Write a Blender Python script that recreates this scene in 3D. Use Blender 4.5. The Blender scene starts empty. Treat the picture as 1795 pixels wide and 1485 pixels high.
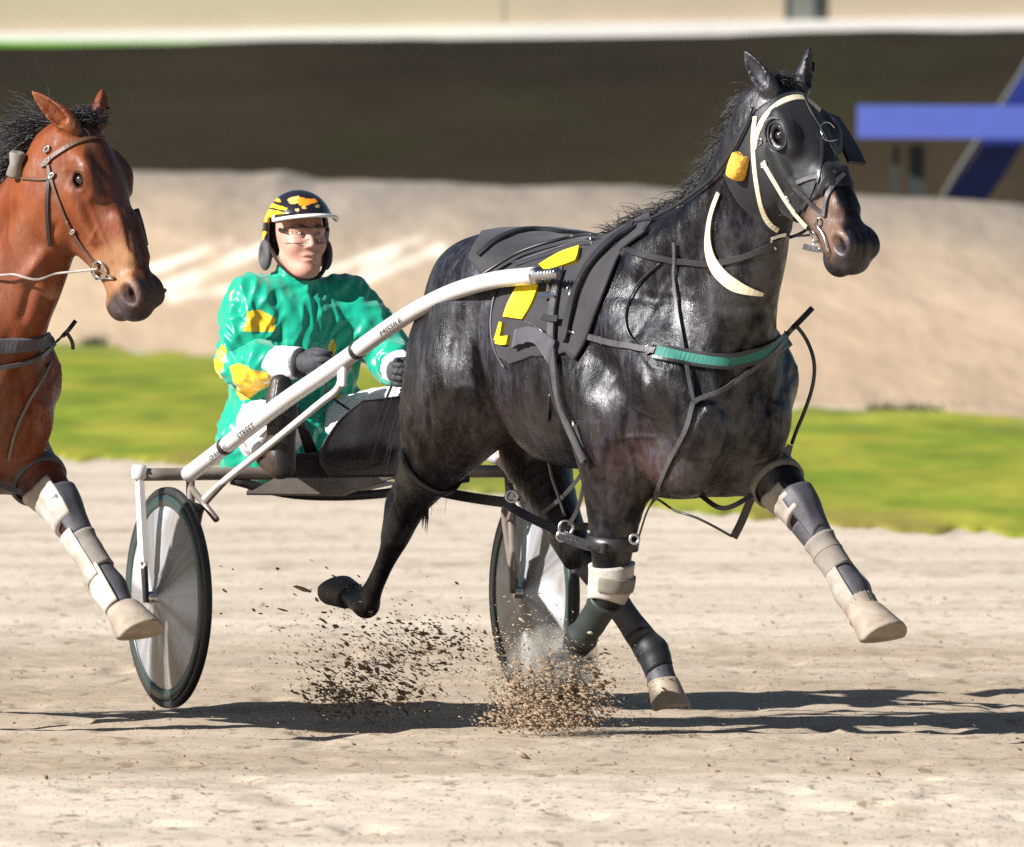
import bpy, bmesh, math, random
import numpy as np
from mathutils import Vector, Matrix
from mathutils.bvhtree import BVHTree
R = math.radians
scene = bpy.context.scene
rng = np.random.default_rng(7)
random.seed(7)

# ---------------------------------------------------------------- camera
F = 25200.0                      # focal length in photograph pixels (1795 wide)
CAM = Vector((0.0, -45.0, 1.8))
PITCH = math.atan((742.5 - 277.0) / F)
cd = bpy.data.cameras.new('camera')
cam = bpy.data.objects.new('camera', cd)
scene.collection.objects.link(cam)
cam.location = CAM
cam.rotation_euler = (R(90) - PITCH, 0, 0)
cd.sensor_fit = 'HORIZONTAL'
cd.sensor_width = 36.0
cd.lens = F / 1795.0 * 36.0
cd.clip_start = 0.5
cd.clip_end = 3000.0
cd.dof.use_dof = True
cd.dof.focus_distance = 45.2
cd.dof.aperture_fstop = 10.0
scene.camera = cam

# ---------------------------------------------------------------- light
SUN_EL, SUN_SIDE = R(31), R(30)   # key light from the left, slightly in front
wd = bpy.data.worlds.new('World')
scene.world = wd
wd.use_nodes = True
wn = wd.node_tree
sky = wn.nodes.new('ShaderNodeTexSky')
sky.sky_type = 'NISHITA'
sky.sun_disc = False
sky.sun_elevation = SUN_EL
to_sun = Vector((-math.cos(SUN_SIDE) * math.cos(SUN_EL), -math.sin(SUN_SIDE) * math.cos(SUN_EL), math.sin(SUN_EL)))
sky.sun_rotation = math.atan2(to_sun.x, to_sun.y)
bg = wn.nodes['Background']
bg.inputs['Strength'].default_value = 0.034
wn.links.new(sky.outputs[0], bg.inputs['Color'])
sd = bpy.data.lights.new('sun', 'SUN')
sd.energy = 5.0
sd.angle = R(0.5)
sd.color = (1.0, 0.975, 0.945)
sun = bpy.data.objects.new('sun', sd)
scene.collection.objects.link(sun)
sun.rotation_euler = to_sun.to_track_quat('Z', 'Y').to_euler()
scene.view_settings.view_transform = 'Standard'
scene.view_settings.look = 'None'
scene.cycles.use_denoising = False
scene.view_settings.gamma = 1.0
scene.view_settings.exposure = 1.06
scene.view_settings.use_curve_mapping = False

# ---------------------------------------------------------------- picture <-> place
CP, SP_ = math.cos(PITCH), math.sin(PITCH)
def ray(px, py):
    x, y = (px - 897.5) / F, -(py - 742.5) / F
    return Vector((x, CP + y * SP_, y * CP - SP_)).normalized()
def at_y(px, py, Y):
    d = ray(px, py)
    return CAM + d * ((Y - CAM.y) / d.y)
def on_ground(px, py, z=0.0):
    d = ray(px, py)
    return CAM + d * ((z - CAM.z) / d.z)
def project(P):
    P = np.asarray(P, float) - np.array(CAM)
    f = P[..., 1] * CP - P[..., 2] * SP_
    u = P[..., 1] * SP_ + P[..., 2] * CP
    return np.stack([897.5 + F * P[..., 0] / f, 742.5 - F * u / f], -1)

class Frame:
    """u forward, v left, w up; theta = heading away from the view axis"""
    def __init__(s, x, y, theta):
        s.o = Vector((x, y, 0)); t = R(theta)
        s.h = Vector((math.sin(t), -math.cos(t), 0)); s.l = Vector((math.cos(t), math.sin(t), 0))
        s.M = Matrix(((s.h.x, s.l.x, 0, x), (s.h.y, s.l.y, 0, y), (0, 0, 1, 0), (0, 0, 0, 1)))
        s.A = np.array(s.M)
    def w(s, u, v, z): return s.M @ Vector((u, v, z))
    def wa(s, P): return np.asarray(P) @ s.A[:3, :3].T + s.A[:3, 3]
    def loc(s, P): return (np.asarray(P) - s.A[:3, 3]) @ s.A[:3, :3]
    def pv(s, px, py, v):           # the pixel's ray meets the plane v = const
        d = ray(px, py); t = (v - (CAM - s.o).dot(s.l)) / d.dot(s.l); return CAM + d * t
    def pu(s, px, py, u):           # ... the plane u = const
        d = ray(px, py); t = (u - (CAM - s.o).dot(s.h)) / d.dot(s.h); return CAM + d * t
H1 = Frame(0.424, 0.0, 31)          # black horse
H2 = Frame(0.424 - 2.30, 0.25, 31)  # bay horse
SU = Frame(-0.525, 2.25, 23)        # sulky

# ---------------------------------------------------------------- objects
FRAME = {}
def mesh_from(name, V, Fs, smooth=True):
    me = bpy.data.meshes.new(name)
    V = np.asarray(V, np.float32)
    if isinstance(Fs, np.ndarray):
        n, k = Fs.shape
        me.vertices.add(len(V)); me.vertices.foreach_set('co', V.ravel())
        me.loops.add(n * k); me.loops.foreach_set('vertex_index', Fs.astype(np.int32).ravel())
        me.polygons.add(n)
        me.polygons.foreach_set('loop_start', np.arange(0, n * k, k, dtype=np.int32))
        me.update(calc_edges=True); me.validate()
    else:
        me.from_pydata([tuple(map(float, v)) for v in V], [], Fs)
    if smooth:
        me.polygons.foreach_set('use_smooth', np.ones(len(me.polygons), bool))
    me.update()
    return me
def add(name, V, Fs, mat, parent=None, frame=None, smooth=True, local=False):
    """V in world coordinates (local=True: already in the frame of the thing)"""
    if parent is not None and frame is None: frame = FRAME.get(parent.name)
    V = np.asarray(V, float).reshape(-1, 3)
    if frame is not None and not local: V = frame.loc(V)
    me = mesh_from(name, V, Fs, smooth)
    o = bpy.data.objects.new(name, me)
    scene.collection.objects.link(o)
    if mat is not None: me.materials.append(mat)
    if parent is not None:
        o.parent = parent
        if frame is not None: FRAME[o.name] = frame
    elif frame is not None:
        o.matrix_world = frame.M; FRAME[o.name] = frame
    return o
def tag(o, label=None, cat=None, group=None, kind=None):
    if label: o['label'] = label
    if cat: o['category'] = cat
    if group: o['group'] = group
    if kind: o['kind'] = kind
    return o
def empty(name, frame):
    o = bpy.data.objects.new(name, None); scene.collection.objects.link(o)
    o.matrix_world = frame.M; FRAME[o.name] = frame
    return o
def set_col(o, C):
    C = np.asarray(C, np.float32)
    if C.shape[1] == 3: C = np.concatenate([C, np.ones((len(C), 1), np.float32)], 1)
    a = o.data.color_attributes.new('Col', 'FLOAT_COLOR', 'POINT')
    a.data.foreach_set('color', C.ravel())

# ---------------------------------------------------------------- numpy noise
def _hash(i, j, k, s):
    n = (i * 374761393 + j * 668265263 + k * 2147483647 + s * 1274126177) & 0xFFFFFFFF
    n = ((n ^ (n >> 13)) * 1274126177) & 0xFFFFFFFF
    return ((n ^ (n >> 16)) & 0xFFFF) / 65535.0
def vnoise(P, seed=0):
    P = np.asarray(P, float); I = np.floor(P).astype(np.int64); f = P - I; f = f * f * (3 - 2 * f); r = 0
    for a in (0, 1):
        for b in (0, 1):
            for c in (0, 1):
                w = (f[..., 0] if a else 1 - f[..., 0]) * (f[..., 1] if b else 1 - f[..., 1]) * (f[..., 2] if c else 1 - f[..., 2])
                r = r + w * _hash(I[..., 0] + a, I[..., 1] + b, I[..., 2] + c, seed)
    return r * 2 - 1
def fbm(P, seed=0, n=3):
    r, a, P = 0, 1.0, np.asarray(P, float)
    for i in range(n):
        r = r + a * vnoise(P, seed + i); P = P * 2.03; a *= .5
    return r
def sstep(a, b, x):
    t = np.clip((x - a) / (b - a), 0, 1); return t * t * (3 - 2 * t)
def crom(pts, n):
    """Catmull-Rom resampling of rows, n points per span"""
    P = np.asarray(pts, float)
    if len(P) < 3:
        t = np.linspace(0, 1, n + 1)[:, None]; return P[0] * (1 - t) + P[-1] * t
    Q = np.vstack([2 * P[0] - P[1], P, 2 * P[-1] - P[-2]]); out = []
    for i in range(len(P) - 1):
        a, b, c, d = Q[i:i + 4]
        for t in np.arange(n) / n:
            out.append(.5 * (2 * b + (c - a) * t + (2 * a - 5 * b + 4 * c - d) * t * t + (3 * b - a - 3 * c + d) * t ** 3))
    out.append(P[-1]); return np.array(out)

# ---------------------------------------------------------------- implicit surfaces
class Vol:
    def __init__(s, lo, hi, h):
        s.lo, s.h = np.array(lo, float), h
        s.n = np.ceil((np.array(hi) - s.lo) / h).astype(int) + 1
        s.D = np.full(s.n, .25, np.float32)
    def sl(s, lo, hi):
        a = np.clip(np.floor((np.array(lo) - s.lo) / s.h).astype(int), 0, s.n)
        b = np.clip(np.ceil((np.array(hi) - s.lo) / s.h).astype(int) + 1, 0, s.n)
        S = tuple(slice(x, y) for x, y in zip(a, b))
        g = [(s.lo[i] + s.h * np.arange(a[i], b[i], dtype=np.float32)).astype(np.float32) for i in range(3)]
        return S, (g[0][:, None, None], g[1][None, :, None], g[2][None, None, :])
    def put(s, S, d, k, cut=False):
        a = s.D[S]
        if cut:
            d = -d; h = np.maximum(k - np.abs(a - d), 0) / k; s.D[S] = np.maximum(a, d) + h * h * k * .25
        else:
            h = np.maximum(k - np.abs(a - d), 0) / k; s.D[S] = np.minimum(a, d) + h * h * k * -.25
    def chain(s, pts, k=.03, sv=1.0, su=1.0, n=4, cut=False):
        """tapered limb through rows (u, v, w, r); sv/su widen it along v/u"""
        Q = crom(pts, n); m = Q[:, 3].max() * max(1, sv, su) + k + .03
        S, (X, Y, Z) = s.sl(Q[:, :3].min(0) - m, Q[:, :3].max(0) + m)
        d = None
        for a, b in zip(Q[:-1], Q[1:]):
            e = b[:3] - a[:3]; L = max((e * e).sum(), 1e-9)
            t = np.clip(((X - a[0]) * e[0] + (Y - a[1]) * e[1] + (Z - a[2]) * e[2]) / L, 0, 1)
            q = np.sqrt(((X - a[0] - t * e[0]) / su) ** 2 + ((Y - a[1] - t * e[1]) / sv) ** 2 + (Z - a[2] - t * e[2]) ** 2) - (a[3] + t * (b[3] - a[3]))
            d = q if d is None else np.minimum(d, q)
        s.put(S, d, k, cut)
    def ell(s, c, r, k=.03, M=None, cut=False):
        """ellipsoid; M rows = its axes"""
        c = np.array(c, float); m = max(r) + k + .03
        S, (X, Y, Z) = s.sl(c - m, c + m); X, Y, Z = X - c[0], Y - c[1], Z - c[2]
        if M is not None: X, Y, Z = [M[i][0] * X + M[i][1] * Y + M[i][2] * Z for i in range(3)]
        k0 = np.sqrt((X / r[0]) ** 2 + (Y / r[1]) ** 2 + (Z / r[2]) ** 2)
        k1 = np.sqrt((X / r[0] ** 2) ** 2 + (Y / r[1] ** 2) ** 2 + (Z / r[2] ** 2) ** 2) + 1e-6
        s.put(S, k0 * (k0 - 1) / k1, k, cut)
    def loft(s, o, a, b, st, k=.05, cap=.05, p=2.0):
        """sections along axis a from o: rows (t, top, bottom, half width), up = b"""
        o, a, b = (np.array(x, float) for x in (o, a, b)); a /= np.linalg.norm(a); b = b - a * (a @ b); b /= np.linalg.norm(b); c = np.cross(b, a)
        T = crom(st, 10); ends = o + a * T[0, 0], o + a * T[-1, 0]; m = np.abs(T[:, 1:]).max() + k + .05
        S, (X, Y, Z) = s.sl(np.minimum(*ends) - m, np.maximum(*ends) + m); X, Y, Z = X - o[0], Y - o[1], Z - o[2]
        t = X * a[0] + Y * a[1] + Z * a[2]; y = X * b[0] + Y * b[1] + Z * b[2]; x = X * c[0] + Y * c[1] + Z * c[2]
        top, bot, hw = (np.interp(t, T[:, 0], T[:, i]).astype(np.float32) for i in (1, 2, 3))
        y = y - (top + bot) / 2; ry = (top - bot) / 2
        if p != 2.0:
            k0 = (np.abs(x / hw) ** p + np.abs(y / ry) ** p) ** (1 / p); d = (k0 - 1) * np.minimum(hw, ry)
        else:
            k0 = np.sqrt((x / hw) ** 2 + (y / ry) ** 2); k1 = np.sqrt((x / hw ** 2) ** 2 + (y / ry ** 2) ** 2) + 1e-6; d = k0 * (k0 - 1) / k1
        e = np.maximum(T[0, 0] - t, t - T[-1, 0]); h = np.maximum(cap - np.abs(d - e), 0) / cap
        s.put(S, np.maximum(d, e) + h * h * cap * .25, k)
    def mesh(s):
        D = s.D; I = D < 0
        c = np.zeros(np.array(D.shape) - 1, np.uint8)
        sl = [slice(None, -1), slice(1, None)]
        for a in (0, 1):
            for b in (0, 1):
                for d in (0, 1): c += I[sl[a], sl[b], sl[d]]
        mix = (c > 0) & (c < 8)
        idx = np.full(c.shape, -1, np.int32); cells = np.argwhere(mix); idx[mix] = np.arange(len(cells))
        acc = np.zeros((len(cells), 3)); cnt = np.zeros(len(cells))
        val = {}
        for a in (0, 1):
            for b in (0, 1):
                for d in (0, 1): val[a, b, d] = D[cells[:, 0] + a, cells[:, 1] + b, cells[:, 2] + d]
        for p in val:
            for ax in range(3):
                if p[ax]: continue
                q = list(p); q[ax] = 1; x, y = val[p], val[tuple(q)]; hit = (x < 0) != (y < 0)
                t = np.where(hit, x / np.where(hit, x - y, 1), 0)
                for i in range(3): acc[:, i] += np.where(hit, (t if i == ax else p[i]), 0)
                cnt += hit
        V = s.lo + s.h * (cells + acc / cnt[:, None])
        Fs = []
        for ax in range(3):
            q = [slice(1, -1)] * 3; q[ax] = slice(None, -1); r = list(q); r[ax] = slice(1, None)
            A, B = I[tuple(q)], I[tuple(r)]; e = np.argwhere(A != B)
            if not len(e): continue
            sgn = A[tuple(e.T)]
            e = e + np.array([0 if i == ax else 1 for i in range(3)])
            j, k = (ax + 1) % 3, (ax + 2) % 3
            def cell(dj, dk):
                t = e.copy(); t[:, j] += dj; t[:, k] += dk; return idx[tuple(t.T)]
            Q = np.stack([cell(-1, -1), cell(0, -1), cell(0, 0), cell(-1, 0)], 1)
            Q[~sgn] = Q[~sgn][:, ::-1]; Fs.append(Q)
        return V, np.concatenate(Fs)
def normals(V, Fs):
    n = np.cross(V[Fs[:, 2]] - V[Fs[:, 0]], V[Fs[:, 3 if Fs.shape[1] > 3 else 1]] - V[Fs[:, 1]] if Fs.shape[1] > 3 else V[Fs[:, 1]] - V[Fs[:, 0]])
    N = np.zeros_like(V)
    for i in range(Fs.shape[1]): np.add.at(N, Fs[:, i], n)
    return N / (np.linalg.norm(N, axis=1, keepdims=True) + 1e-12)
def relax(V, Fs, it=1, f=.5):
    for _ in range(it):
        S = np.zeros_like(V); c = np.zeros(len(V))
        for i in range(4):
            for j in ((i + 1) % 4, (i + 3) % 4):
                np.add.at(S, Fs[:, i], V[Fs[:, j]]); np.add.at(c, Fs[:, i], 1)
        V = V + f * (S / np.maximum(c, 1)[:, None] - V)
    return V
def bvh(V, Fs): return BVHTree.FromPolygons([tuple(v) for v in V], [tuple(int(i) for i in f) for f in Fs])

# ---------------------------------------------------------------- swept and revolved shapes
def frames_along(P, N0=None):
    P = np.asarray(P, float); T = np.gradient(P, axis=0); T /= np.linalg.norm(T, axis=1, keepdims=True) + 1e-12
    if N0 is None:
        n = np.array([0, 0, 1.0]) if abs(T[0, 2]) < .9 else np.array([1.0, 0, 0]); out = []
        for t in T:
            n = n - t * (n @ t); n = n / (np.linalg.norm(n) + 1e-12); out.append(n)
        N = np.array(out)
    else:
        N = np.asarray(N0, float); N = N - T * (N * T).sum(1, keepdims=True); N /= np.linalg.norm(N, axis=1, keepdims=True) + 1e-12
    return T, N, np.cross(T, N)
def sweep(P, prof, N0=None, closed=False, scale=None):
    """prof: (m,2) in (binormal, normal); capped unless closed"""
    P = np.asarray(P, float); n, m = len(P), len(prof); T, N, B = frames_along(P, N0)
    prof = np.asarray(prof, float); sc = np.ones(n) if scale is None else np.asarray(scale)
    V = (P[:, None] + sc[:, None, None] * (prof[None, :, :1] * B[:, None] + prof[None, :, 1:] * N[:, None])).reshape(-1, 3); Fs = []
    for i in range(n if closed else n - 1):
        k = (i + 1) % n
        for j in range(m):
            l = (j + 1) % m; Fs.append((i * m + j, i * m + l, k * m + l, k * m + j))
    if not closed: Fs += [tuple(range(m))[::-1], tuple((n - 1) * m + j for j in range(m))]
    return V, Fs
def circ(r, m=10, q=1.0):
    a = np.arange(m) * 2 * math.pi / m; return np.stack([r * np.cos(a), q * r * np.sin(a)], 1)
def tube(P, r, m=10, n=6, smooth=True):
    Q = crom(P, n) if smooth and len(P) > 2 else np.asarray(P, float)
    if np.ndim(r): r = np.interp(np.linspace(0, 1, len(Q)), np.linspace(0, 1, len(r)), r); return sweep(Q, circ(1, m), scale=r)
    return sweep(Q, circ(r, m))
def torus(c, nrm, rad, r, m=24, k=8, q=1.0):
    nrm = Vector(nrm).normalized(); a = nrm.orthogonal().normalized(); b = nrm.cross(a)
    P = [np.array(Vector(c) + a * (rad * math.cos(t)) + b * (rad * q * math.sin(t))) for t in np.arange(m) * 2 * math.pi / m]
    return sweep(P, circ(r, k), N0=[np.array(nrm)] * m, closed=True)
def join(*parts):
    V, Fs, n = [], [], 0
    for v, f in parts:
        v = np.asarray(v, float).reshape(-1, 3); V.append(v); Fs += [tuple(int(i) + n for i in q) for q in f]; n += len(v)
    return np.concatenate(V), Fs
def box(c, s, M=None):
    V = np.array([(x, y, z) for x in (-.5, .5) for y in (-.5, .5) for z in (-.5, .5)]) * np.array(s)
    if M is not None: V = V @ np.array(M).T
    return V + np.array(c), [(0, 1, 3, 2), (4, 6, 7, 5), (0, 4, 5, 1), (2, 3, 7, 6), (0, 2, 6, 4), (1, 5, 7, 3)]
def lathe(c, ax, prof, m=48):
    ax = Vector(ax).normalized(); a = ax.orthogonal().normalized(); b = ax.cross(a); V, Fs = [], []
    for (r, h) in prof:
        for t in np.arange(m) * 2 * math.pi / m: V.append(np.array(Vector(c) + ax * h + a * (r * math.cos(t)) + b * (r * math.sin(t))))
    for i in range(len(prof) - 1):
        for j in range(m):
            k = (j + 1) % m; Fs.append((i * m + j, i * m + k, (i + 1) * m + k, (i + 1) * m + j))
    return np.array(V), Fs
def ball(c, r, m=16, sq=(1, 1, 1)):
    V, Fs = lathe((0, 0, 0), (0, 0, 1), [(max(1e-4, math.sin(t)), -math.cos(t)) for t in np.linspace(0, math.pi, m // 2 + 1)], m)
    return V * r * np.array(sq) + np.array(c), Fs

# ---------------------------------------------------------------- materials
def mat(name, col=(.5, .5, .5), rough=.5, metal=0.0, spec=.5, attr=False, coat=0.0, var=0.0, vscale=20, bump=0.0, bscale=100, stretch=(1, 1, 1), rvar=0.0, sheen=0.0, col2=None, detail=6, trans=0.0):
    m = bpy.data.materials.new(name); m.use_nodes = True; nt = m.node_tree; N, L = nt.nodes, nt.links; b = N['Principled BSDF']
    b.inputs['Base Color'].default_value = (*col, 1); b.inputs['Roughness'].default_value = rough; b.inputs['Metallic'].default_value = metal
    b.inputs['Specular IOR Level'].default_value = spec; b.inputs['Coat Weight'].default_value = coat; b.inputs['Coat Roughness'].default_value = .15
    b.inputs['Sheen Weight'].default_value = sheen; b.inputs['Transmission Weight'].default_value = trans
    tc = N.new('ShaderNodeTexCoord'); mp = N.new('ShaderNodeMapping'); mp.inputs['Scale'].default_value = stretch
    L.new(tc.outputs['Object'], mp.inputs['Vector'])
    src = None
    if attr:
        a = N.new('ShaderNodeVertexColor'); a.layer_name = 'Col'; src = a.outputs['Color']
    if var or rvar or col2:
        nz = N.new('ShaderNodeTexNoise'); nz.inputs['Scale'].default_value = vscale; nz.inputs['Detail'].default_value = detail; nz.inputs['Roughness'].default_value = .6
        L.new(mp.outputs[0], nz.inputs['Vector'])
        if col2 is not None:
            rp = N.new('ShaderNodeValToRGB'); rp.color_ramp.elements[0].position = .35; rp.color_ramp.elements[1].position = .65
            rp.color_ramp.elements[0].color = (*col, 1); rp.color_ramp.elements[1].color = (*col2, 1)
            L.new(nz.outputs['Fac'], rp.inputs[0]); src = rp.outputs[0]
        if var:
            mr = N.new('ShaderNodeMapRange'); mr.inputs['From Min'].default_value = .25; mr.inputs['From Max'].default_value = .75
            mr.inputs['To Min'].default_value = 1 - var; mr.inputs['To Max'].default_value = 1 + var
            L.new(nz.outputs['Fac'], mr.inputs['Value'])
            mx = N.new('ShaderNodeVectorMath'); mx.operation = 'SCALE'; L.new(mr.outputs[0], mx.inputs['Scale'])
            if src is None: mx.inputs[0].default_value = col
            else: L.new(src, mx.inputs[0])
            src = mx.outputs[0]
        if rvar:
            m2 = N.new('ShaderNodeMapRange'); m2.inputs['From Min'].default_value = .3; m2.inputs['From Max'].default_value = .7
            m2.inputs['To Min'].default_value = max(.02, rough - rvar); m2.inputs['To Max'].default_value = min(1, rough + rvar)
            L.new(nz.outputs['Fac'], m2.inputs['Value']); L.new(m2.outputs[0], b.inputs['Roughness'])
    if src is not None: L.new(src, b.inputs['Base Color'])
    if bump:
        n2 = N.new('ShaderNodeTexNoise'); n2.inputs['Scale'].default_value = bscale; n2.inputs['Detail'].default_value = 5
        L.new(mp.outputs[0], n2.inputs['Vector'])
        bp = N.new('ShaderNodeBump'); bp.inputs['Strength'].default_value = 1; bp.inputs['Distance'].default_value = bump
        L.new(n2.outputs['Fac'], bp.inputs['Height']); L.new(bp.outputs[0], b.inputs['Normal'])
    return m
# ================================================================ the setting
M_sand = mat('sand', (.45, .385, .305), .95, spec=.15, attr=True, var=.16, vscale=1.4, stretch=(.35, .6, 1), bump=.005, bscale=30)
def enrich_sand(m, big, c2, f2=.35, speck=.5):
    """a second broad tone and sparse darker crumbs"""
    nt = m.node_tree; N, L = nt.nodes, nt.links; b = N['Principled BSDF']; src = b.inputs['Base Color'].links[0].from_socket
    tc = N.new('ShaderNodeTexCoord')
    def noise(sc, st, lo, hi, det=4):
        mp = N.new('ShaderNodeMapping'); mp.inputs['Scale'].default_value = st; L.new(tc.outputs['Object'], mp.inputs['Vector'])
        n = N.new('ShaderNodeTexNoise'); n.inputs['Scale'].default_value = sc; n.inputs['Detail'].default_value = det; L.new(mp.outputs[0], n.inputs['Vector'])
        r = N.new('ShaderNodeMapRange'); r.inputs['From Min'].default_value = lo; r.inputs['From Max'].default_value = hi; L.new(n.outputs['Fac'], r.inputs['Value']); return r.outputs[0]
    def mix(fac, a, col, k):
        mm = N.new('ShaderNodeMath'); mm.operation = 'MULTIPLY'; mm.inputs[1].default_value = k; L.new(fac, mm.inputs[0])
        x = N.new('ShaderNodeMix'); x.data_type = 'RGBA'; L.new(mm.outputs[0], x.inputs['Factor']); L.new(a, x.inputs['A']); x.inputs['B'].default_value = (*col, 1); return x.outputs['Result']
    s = mix(noise(big, (.5, 1, 1), .45, .7), src, c2, f2)
    s = mix(noise(1.0, (.07, .5, 1), .48, .62, 3), s, (.33, .26, .185), .42)
    s = mix(noise(7, (.5, .10, 1), .56, .66, 5), s, (.30, .235, .165), .5)
    s = mix(noise(26, (.55, .16, 1), .60, .68, 6), s, (.20, .145, .09), speck)
    s = mix(noise(70, (1, .2, 1), .60, .66, 3), s, (.15, .11, .07), speck * .8)
    L.new(s, b.inputs['Base Color'])
enrich_sand(M_sand, .5, (.52, .465, .395), .35, .75)
M_grass = mat('turf', (.25, .25, .026), .9, spec=.1, attr=True, vscale=2.6, stretch=(.45, .09, 1), var=.34, bump=.03, bscale=5, detail=10)
M_bank = mat('bank_dirt', (.35, .258, .175), .95, spec=.1, attr=True, vscale=1.2, var=.2, bump=.08, bscale=2.2, stretch=(1, .05, 2))
M_dark = mat('unlit_turf', (.022, .017, .010), .95, spec=.05, attr=True, vscale=.35, stretch=(.3, .2, 2), var=.25, bump=.1, bscale=3)  # unlit ground: the missing light is put into the near-black colour
M_fence = mat('cream_paint', (.36, .295, .21), .6, var=.08, vscale=.6)
M_white = mat('white_paint', (.62, .59, .55), .5, var=.05, vscale=2)
M_greypost = mat('grey_paint', (.13, .14, .115), .6, var=.1, vscale=3)
M_darkpost = mat('dark_paint', (.02, .025, .022), .6, var=.1, vscale=3)
M_blue = mat('blue_paint', (.065, .095, .36), .5, var=.08, vscale=4)
M_blue2 = mat('dark_blue_paint', (.006, .016, .13), .45, var=.1, vscale=4)

def grid(xs, ys, zf):
    X, Y = np.meshgrid(xs, ys, indexing='ij'); Z = zf(X, Y); n, m = X.shape
    V = np.stack([X, Y, Z], -1).reshape(-1, 3); i = np.arange((n) * m).reshape(n, m)
    return V, np.stack([i[:-1, :-1], i[1:, :-1], i[1:, 1:], i[:-1, 1:]], -1).reshape(-1, 4)
def spaced(a, b, st, far, gr=1.35):
    c = list(np.arange(a, b + st / 2, st)); s = st
    while c[-1] < far: s *= gr; c.append(c[-1] + s)
    s = st
    while c[0] > -far: s *= gr; c.insert(0, c[0] - s)
    return np.array(c)
NEAR = ((-2.58, 42.0), (2.2, 24.0))       # edge between track and grass
FAR = ((-3.5, 90.0), (2.5, 58.6))         # edge between grass and dirt bank
def track_z(X, Y):
    k = np.exp(-np.maximum(np.abs(X) - 4, 0)) * (1 - sstep(7, 14, np.abs(Y)))
    P = np.stack([X, Y, X * 0], -1)
    z = .007 * fbm(P * (1.2, 1.2, 1), 3, 2) + .0042 * fbm(P * (11, 7, 1), 9, 3)
    pits = vnoise(P * (5.0, 2.6, 1), 41); z -= .016 * sstep(.55, .9, pits)
    return k * z - .012
V, Fs = grid(spaced(-3.2, 3.2, .022, 2600), spaced(-8.5, 15, .05, 2600), track_z)
trk = add('track', V, Fs, M_sand); tag(trk, kind='structure')
yy = V[:, 1] + 1.6 * fbm(V * (.12, .5, 1), 77, 3) + .35 * fbm(V * (1.2, 3, 1), 78, 2); k_ = (sstep(-3.6, -2.4, yy) * (1 - sstep(5.5, 11, yy)))[:, None] * (.75 + .25 * fbm(V * (.2, 2.0, 1), 79, 3)[:, None])
set_col(trk, np.array([.515, .440, .350]) * (1 - k_) + np.array([.32, .248, .172]) * k_)

def strip(A, B, s0, s1, ns, nq, zf, ragA=.0, ragB=.0, seed=5):
    """sheet between line A and line B, s along them"""
    s = np.linspace(s0, s1, ns); q = np.linspace(0, 1, nq); S, Q = np.meshgrid(s, q, indexing='ij')
    (ax, ay), (bx, by) = A; (cx, cy), (dx, dy) = B
    na = fbm(np.stack([s * 26, s * 0, s * 0 + 3.3], -1), seed, 5) * ragA; nb = fbm(np.stack([s * 9, s * 0, s * 0 + 8.4], -1), seed + 9, 5) * ragB
    X0, Y0 = ax + (bx - ax) * S, ay + (by - ay) * S + na[:, None]; X1, Y1 = cx + (dx - cx) * S, cy + (dy - cy) * S + nb[:, None]
    X, Y = X0 + (X1 - X0) * Q, Y0 + (Y1 - Y0) * Q; Z = zf(S, Q, X, Y); i = np.arange(ns * nq).reshape(ns, nq)
    return np.stack([X, Y, Z], -1).reshape(-1, 3), np.stack([i[:-1, :-1], i[1:, :-1], i[1:, 1:], i[:-1, 1:]], -1).reshape(-1, 4)
def grass_z(S, Q, X, Y):
    P = np.stack([X, Y, X * 0], -1); e = np.minimum(sstep(0, .02, Q), sstep(0, .02, 1 - Q))
    return -.02 + e * (.03 + .006 * fbm(P * (1.2, .05, 1), 2, 4))
V, Fs = strip(NEAR, FAR, -2.2, 1.9, 700, 90, grass_z, 1.5, 4.0)
gv = add('grass_verge', V, Fs, M_grass); tag(gv, kind='structure')
q = np.tile(np.linspace(0, 1, 90), 700); n_ = fbm(V * (2.2, .30, 1), 41, 5); a_ = sstep(-.7, .8, n_)[:, None]; C = np.array([.245, .25, .028]) * (1 - a_) + np.array([.135, .185, .016]) * a_
b_ = (sstep(.14, .02, q + .10 * n_) * sstep(-.2, .5, fbm(V * (1.1, .12, 1), 43, 3)))[:, None]; C = C * (1 - .55 * b_) + np.array([.20, .135, .045]) * .55 * b_; b_ = sstep(.80, 1.0, q + .12 * n_)[:, None] * .4; C = C * (1 - b_) + np.array([.28, .25, .07]) * b_; set_col(gv, C)
TOP = np.array([(-900, 262), (-200, 270), (240, 278), (500, 282), (560, 296), (900, 309), (1250, 317), (1560, 326), (1700, 338), (1795, 352), (2100, 395), (2700, 470)], float)
def bank_z(S, Q, X, Y):
    yt = FAR[0][1] + (FAR[1][1] - FAR[0][1]) * S + 30
    px = 897.5 + F * X / (45 + yt); zt = 1.8 - (np.interp(px, TOP[:, 0], TOP[:, 1]) - 277) / F * (45 + yt)
    rise = np.where(Q < .62, sstep(-.25, 1, Q / .62), 1 - sstep(0, 1, (Q - .62) / .38))
    rise = (rise - sstep(-.25, 1, 0) * (1 - Q))
    P = np.stack([X, Y, X * 0], -1)
    return -.03 + np.maximum(zt, .3) * rise + .05 * fbm(P * (.6, .035, 1), 12, 4) * sstep(0, .2, Q)
V, Fs = strip(FAR, ((FAR[0][0] - 1.5, FAR[0][1] + 48.4), (FAR[1][0] + 1.5, FAR[1][1] + 48.4)), -2.0, 1.8, 420, 90, bank_z, 0, 0)
bk_ = add('dirt_bank', V, Fs, M_bank); tag(bk_, kind='structure')
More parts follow.
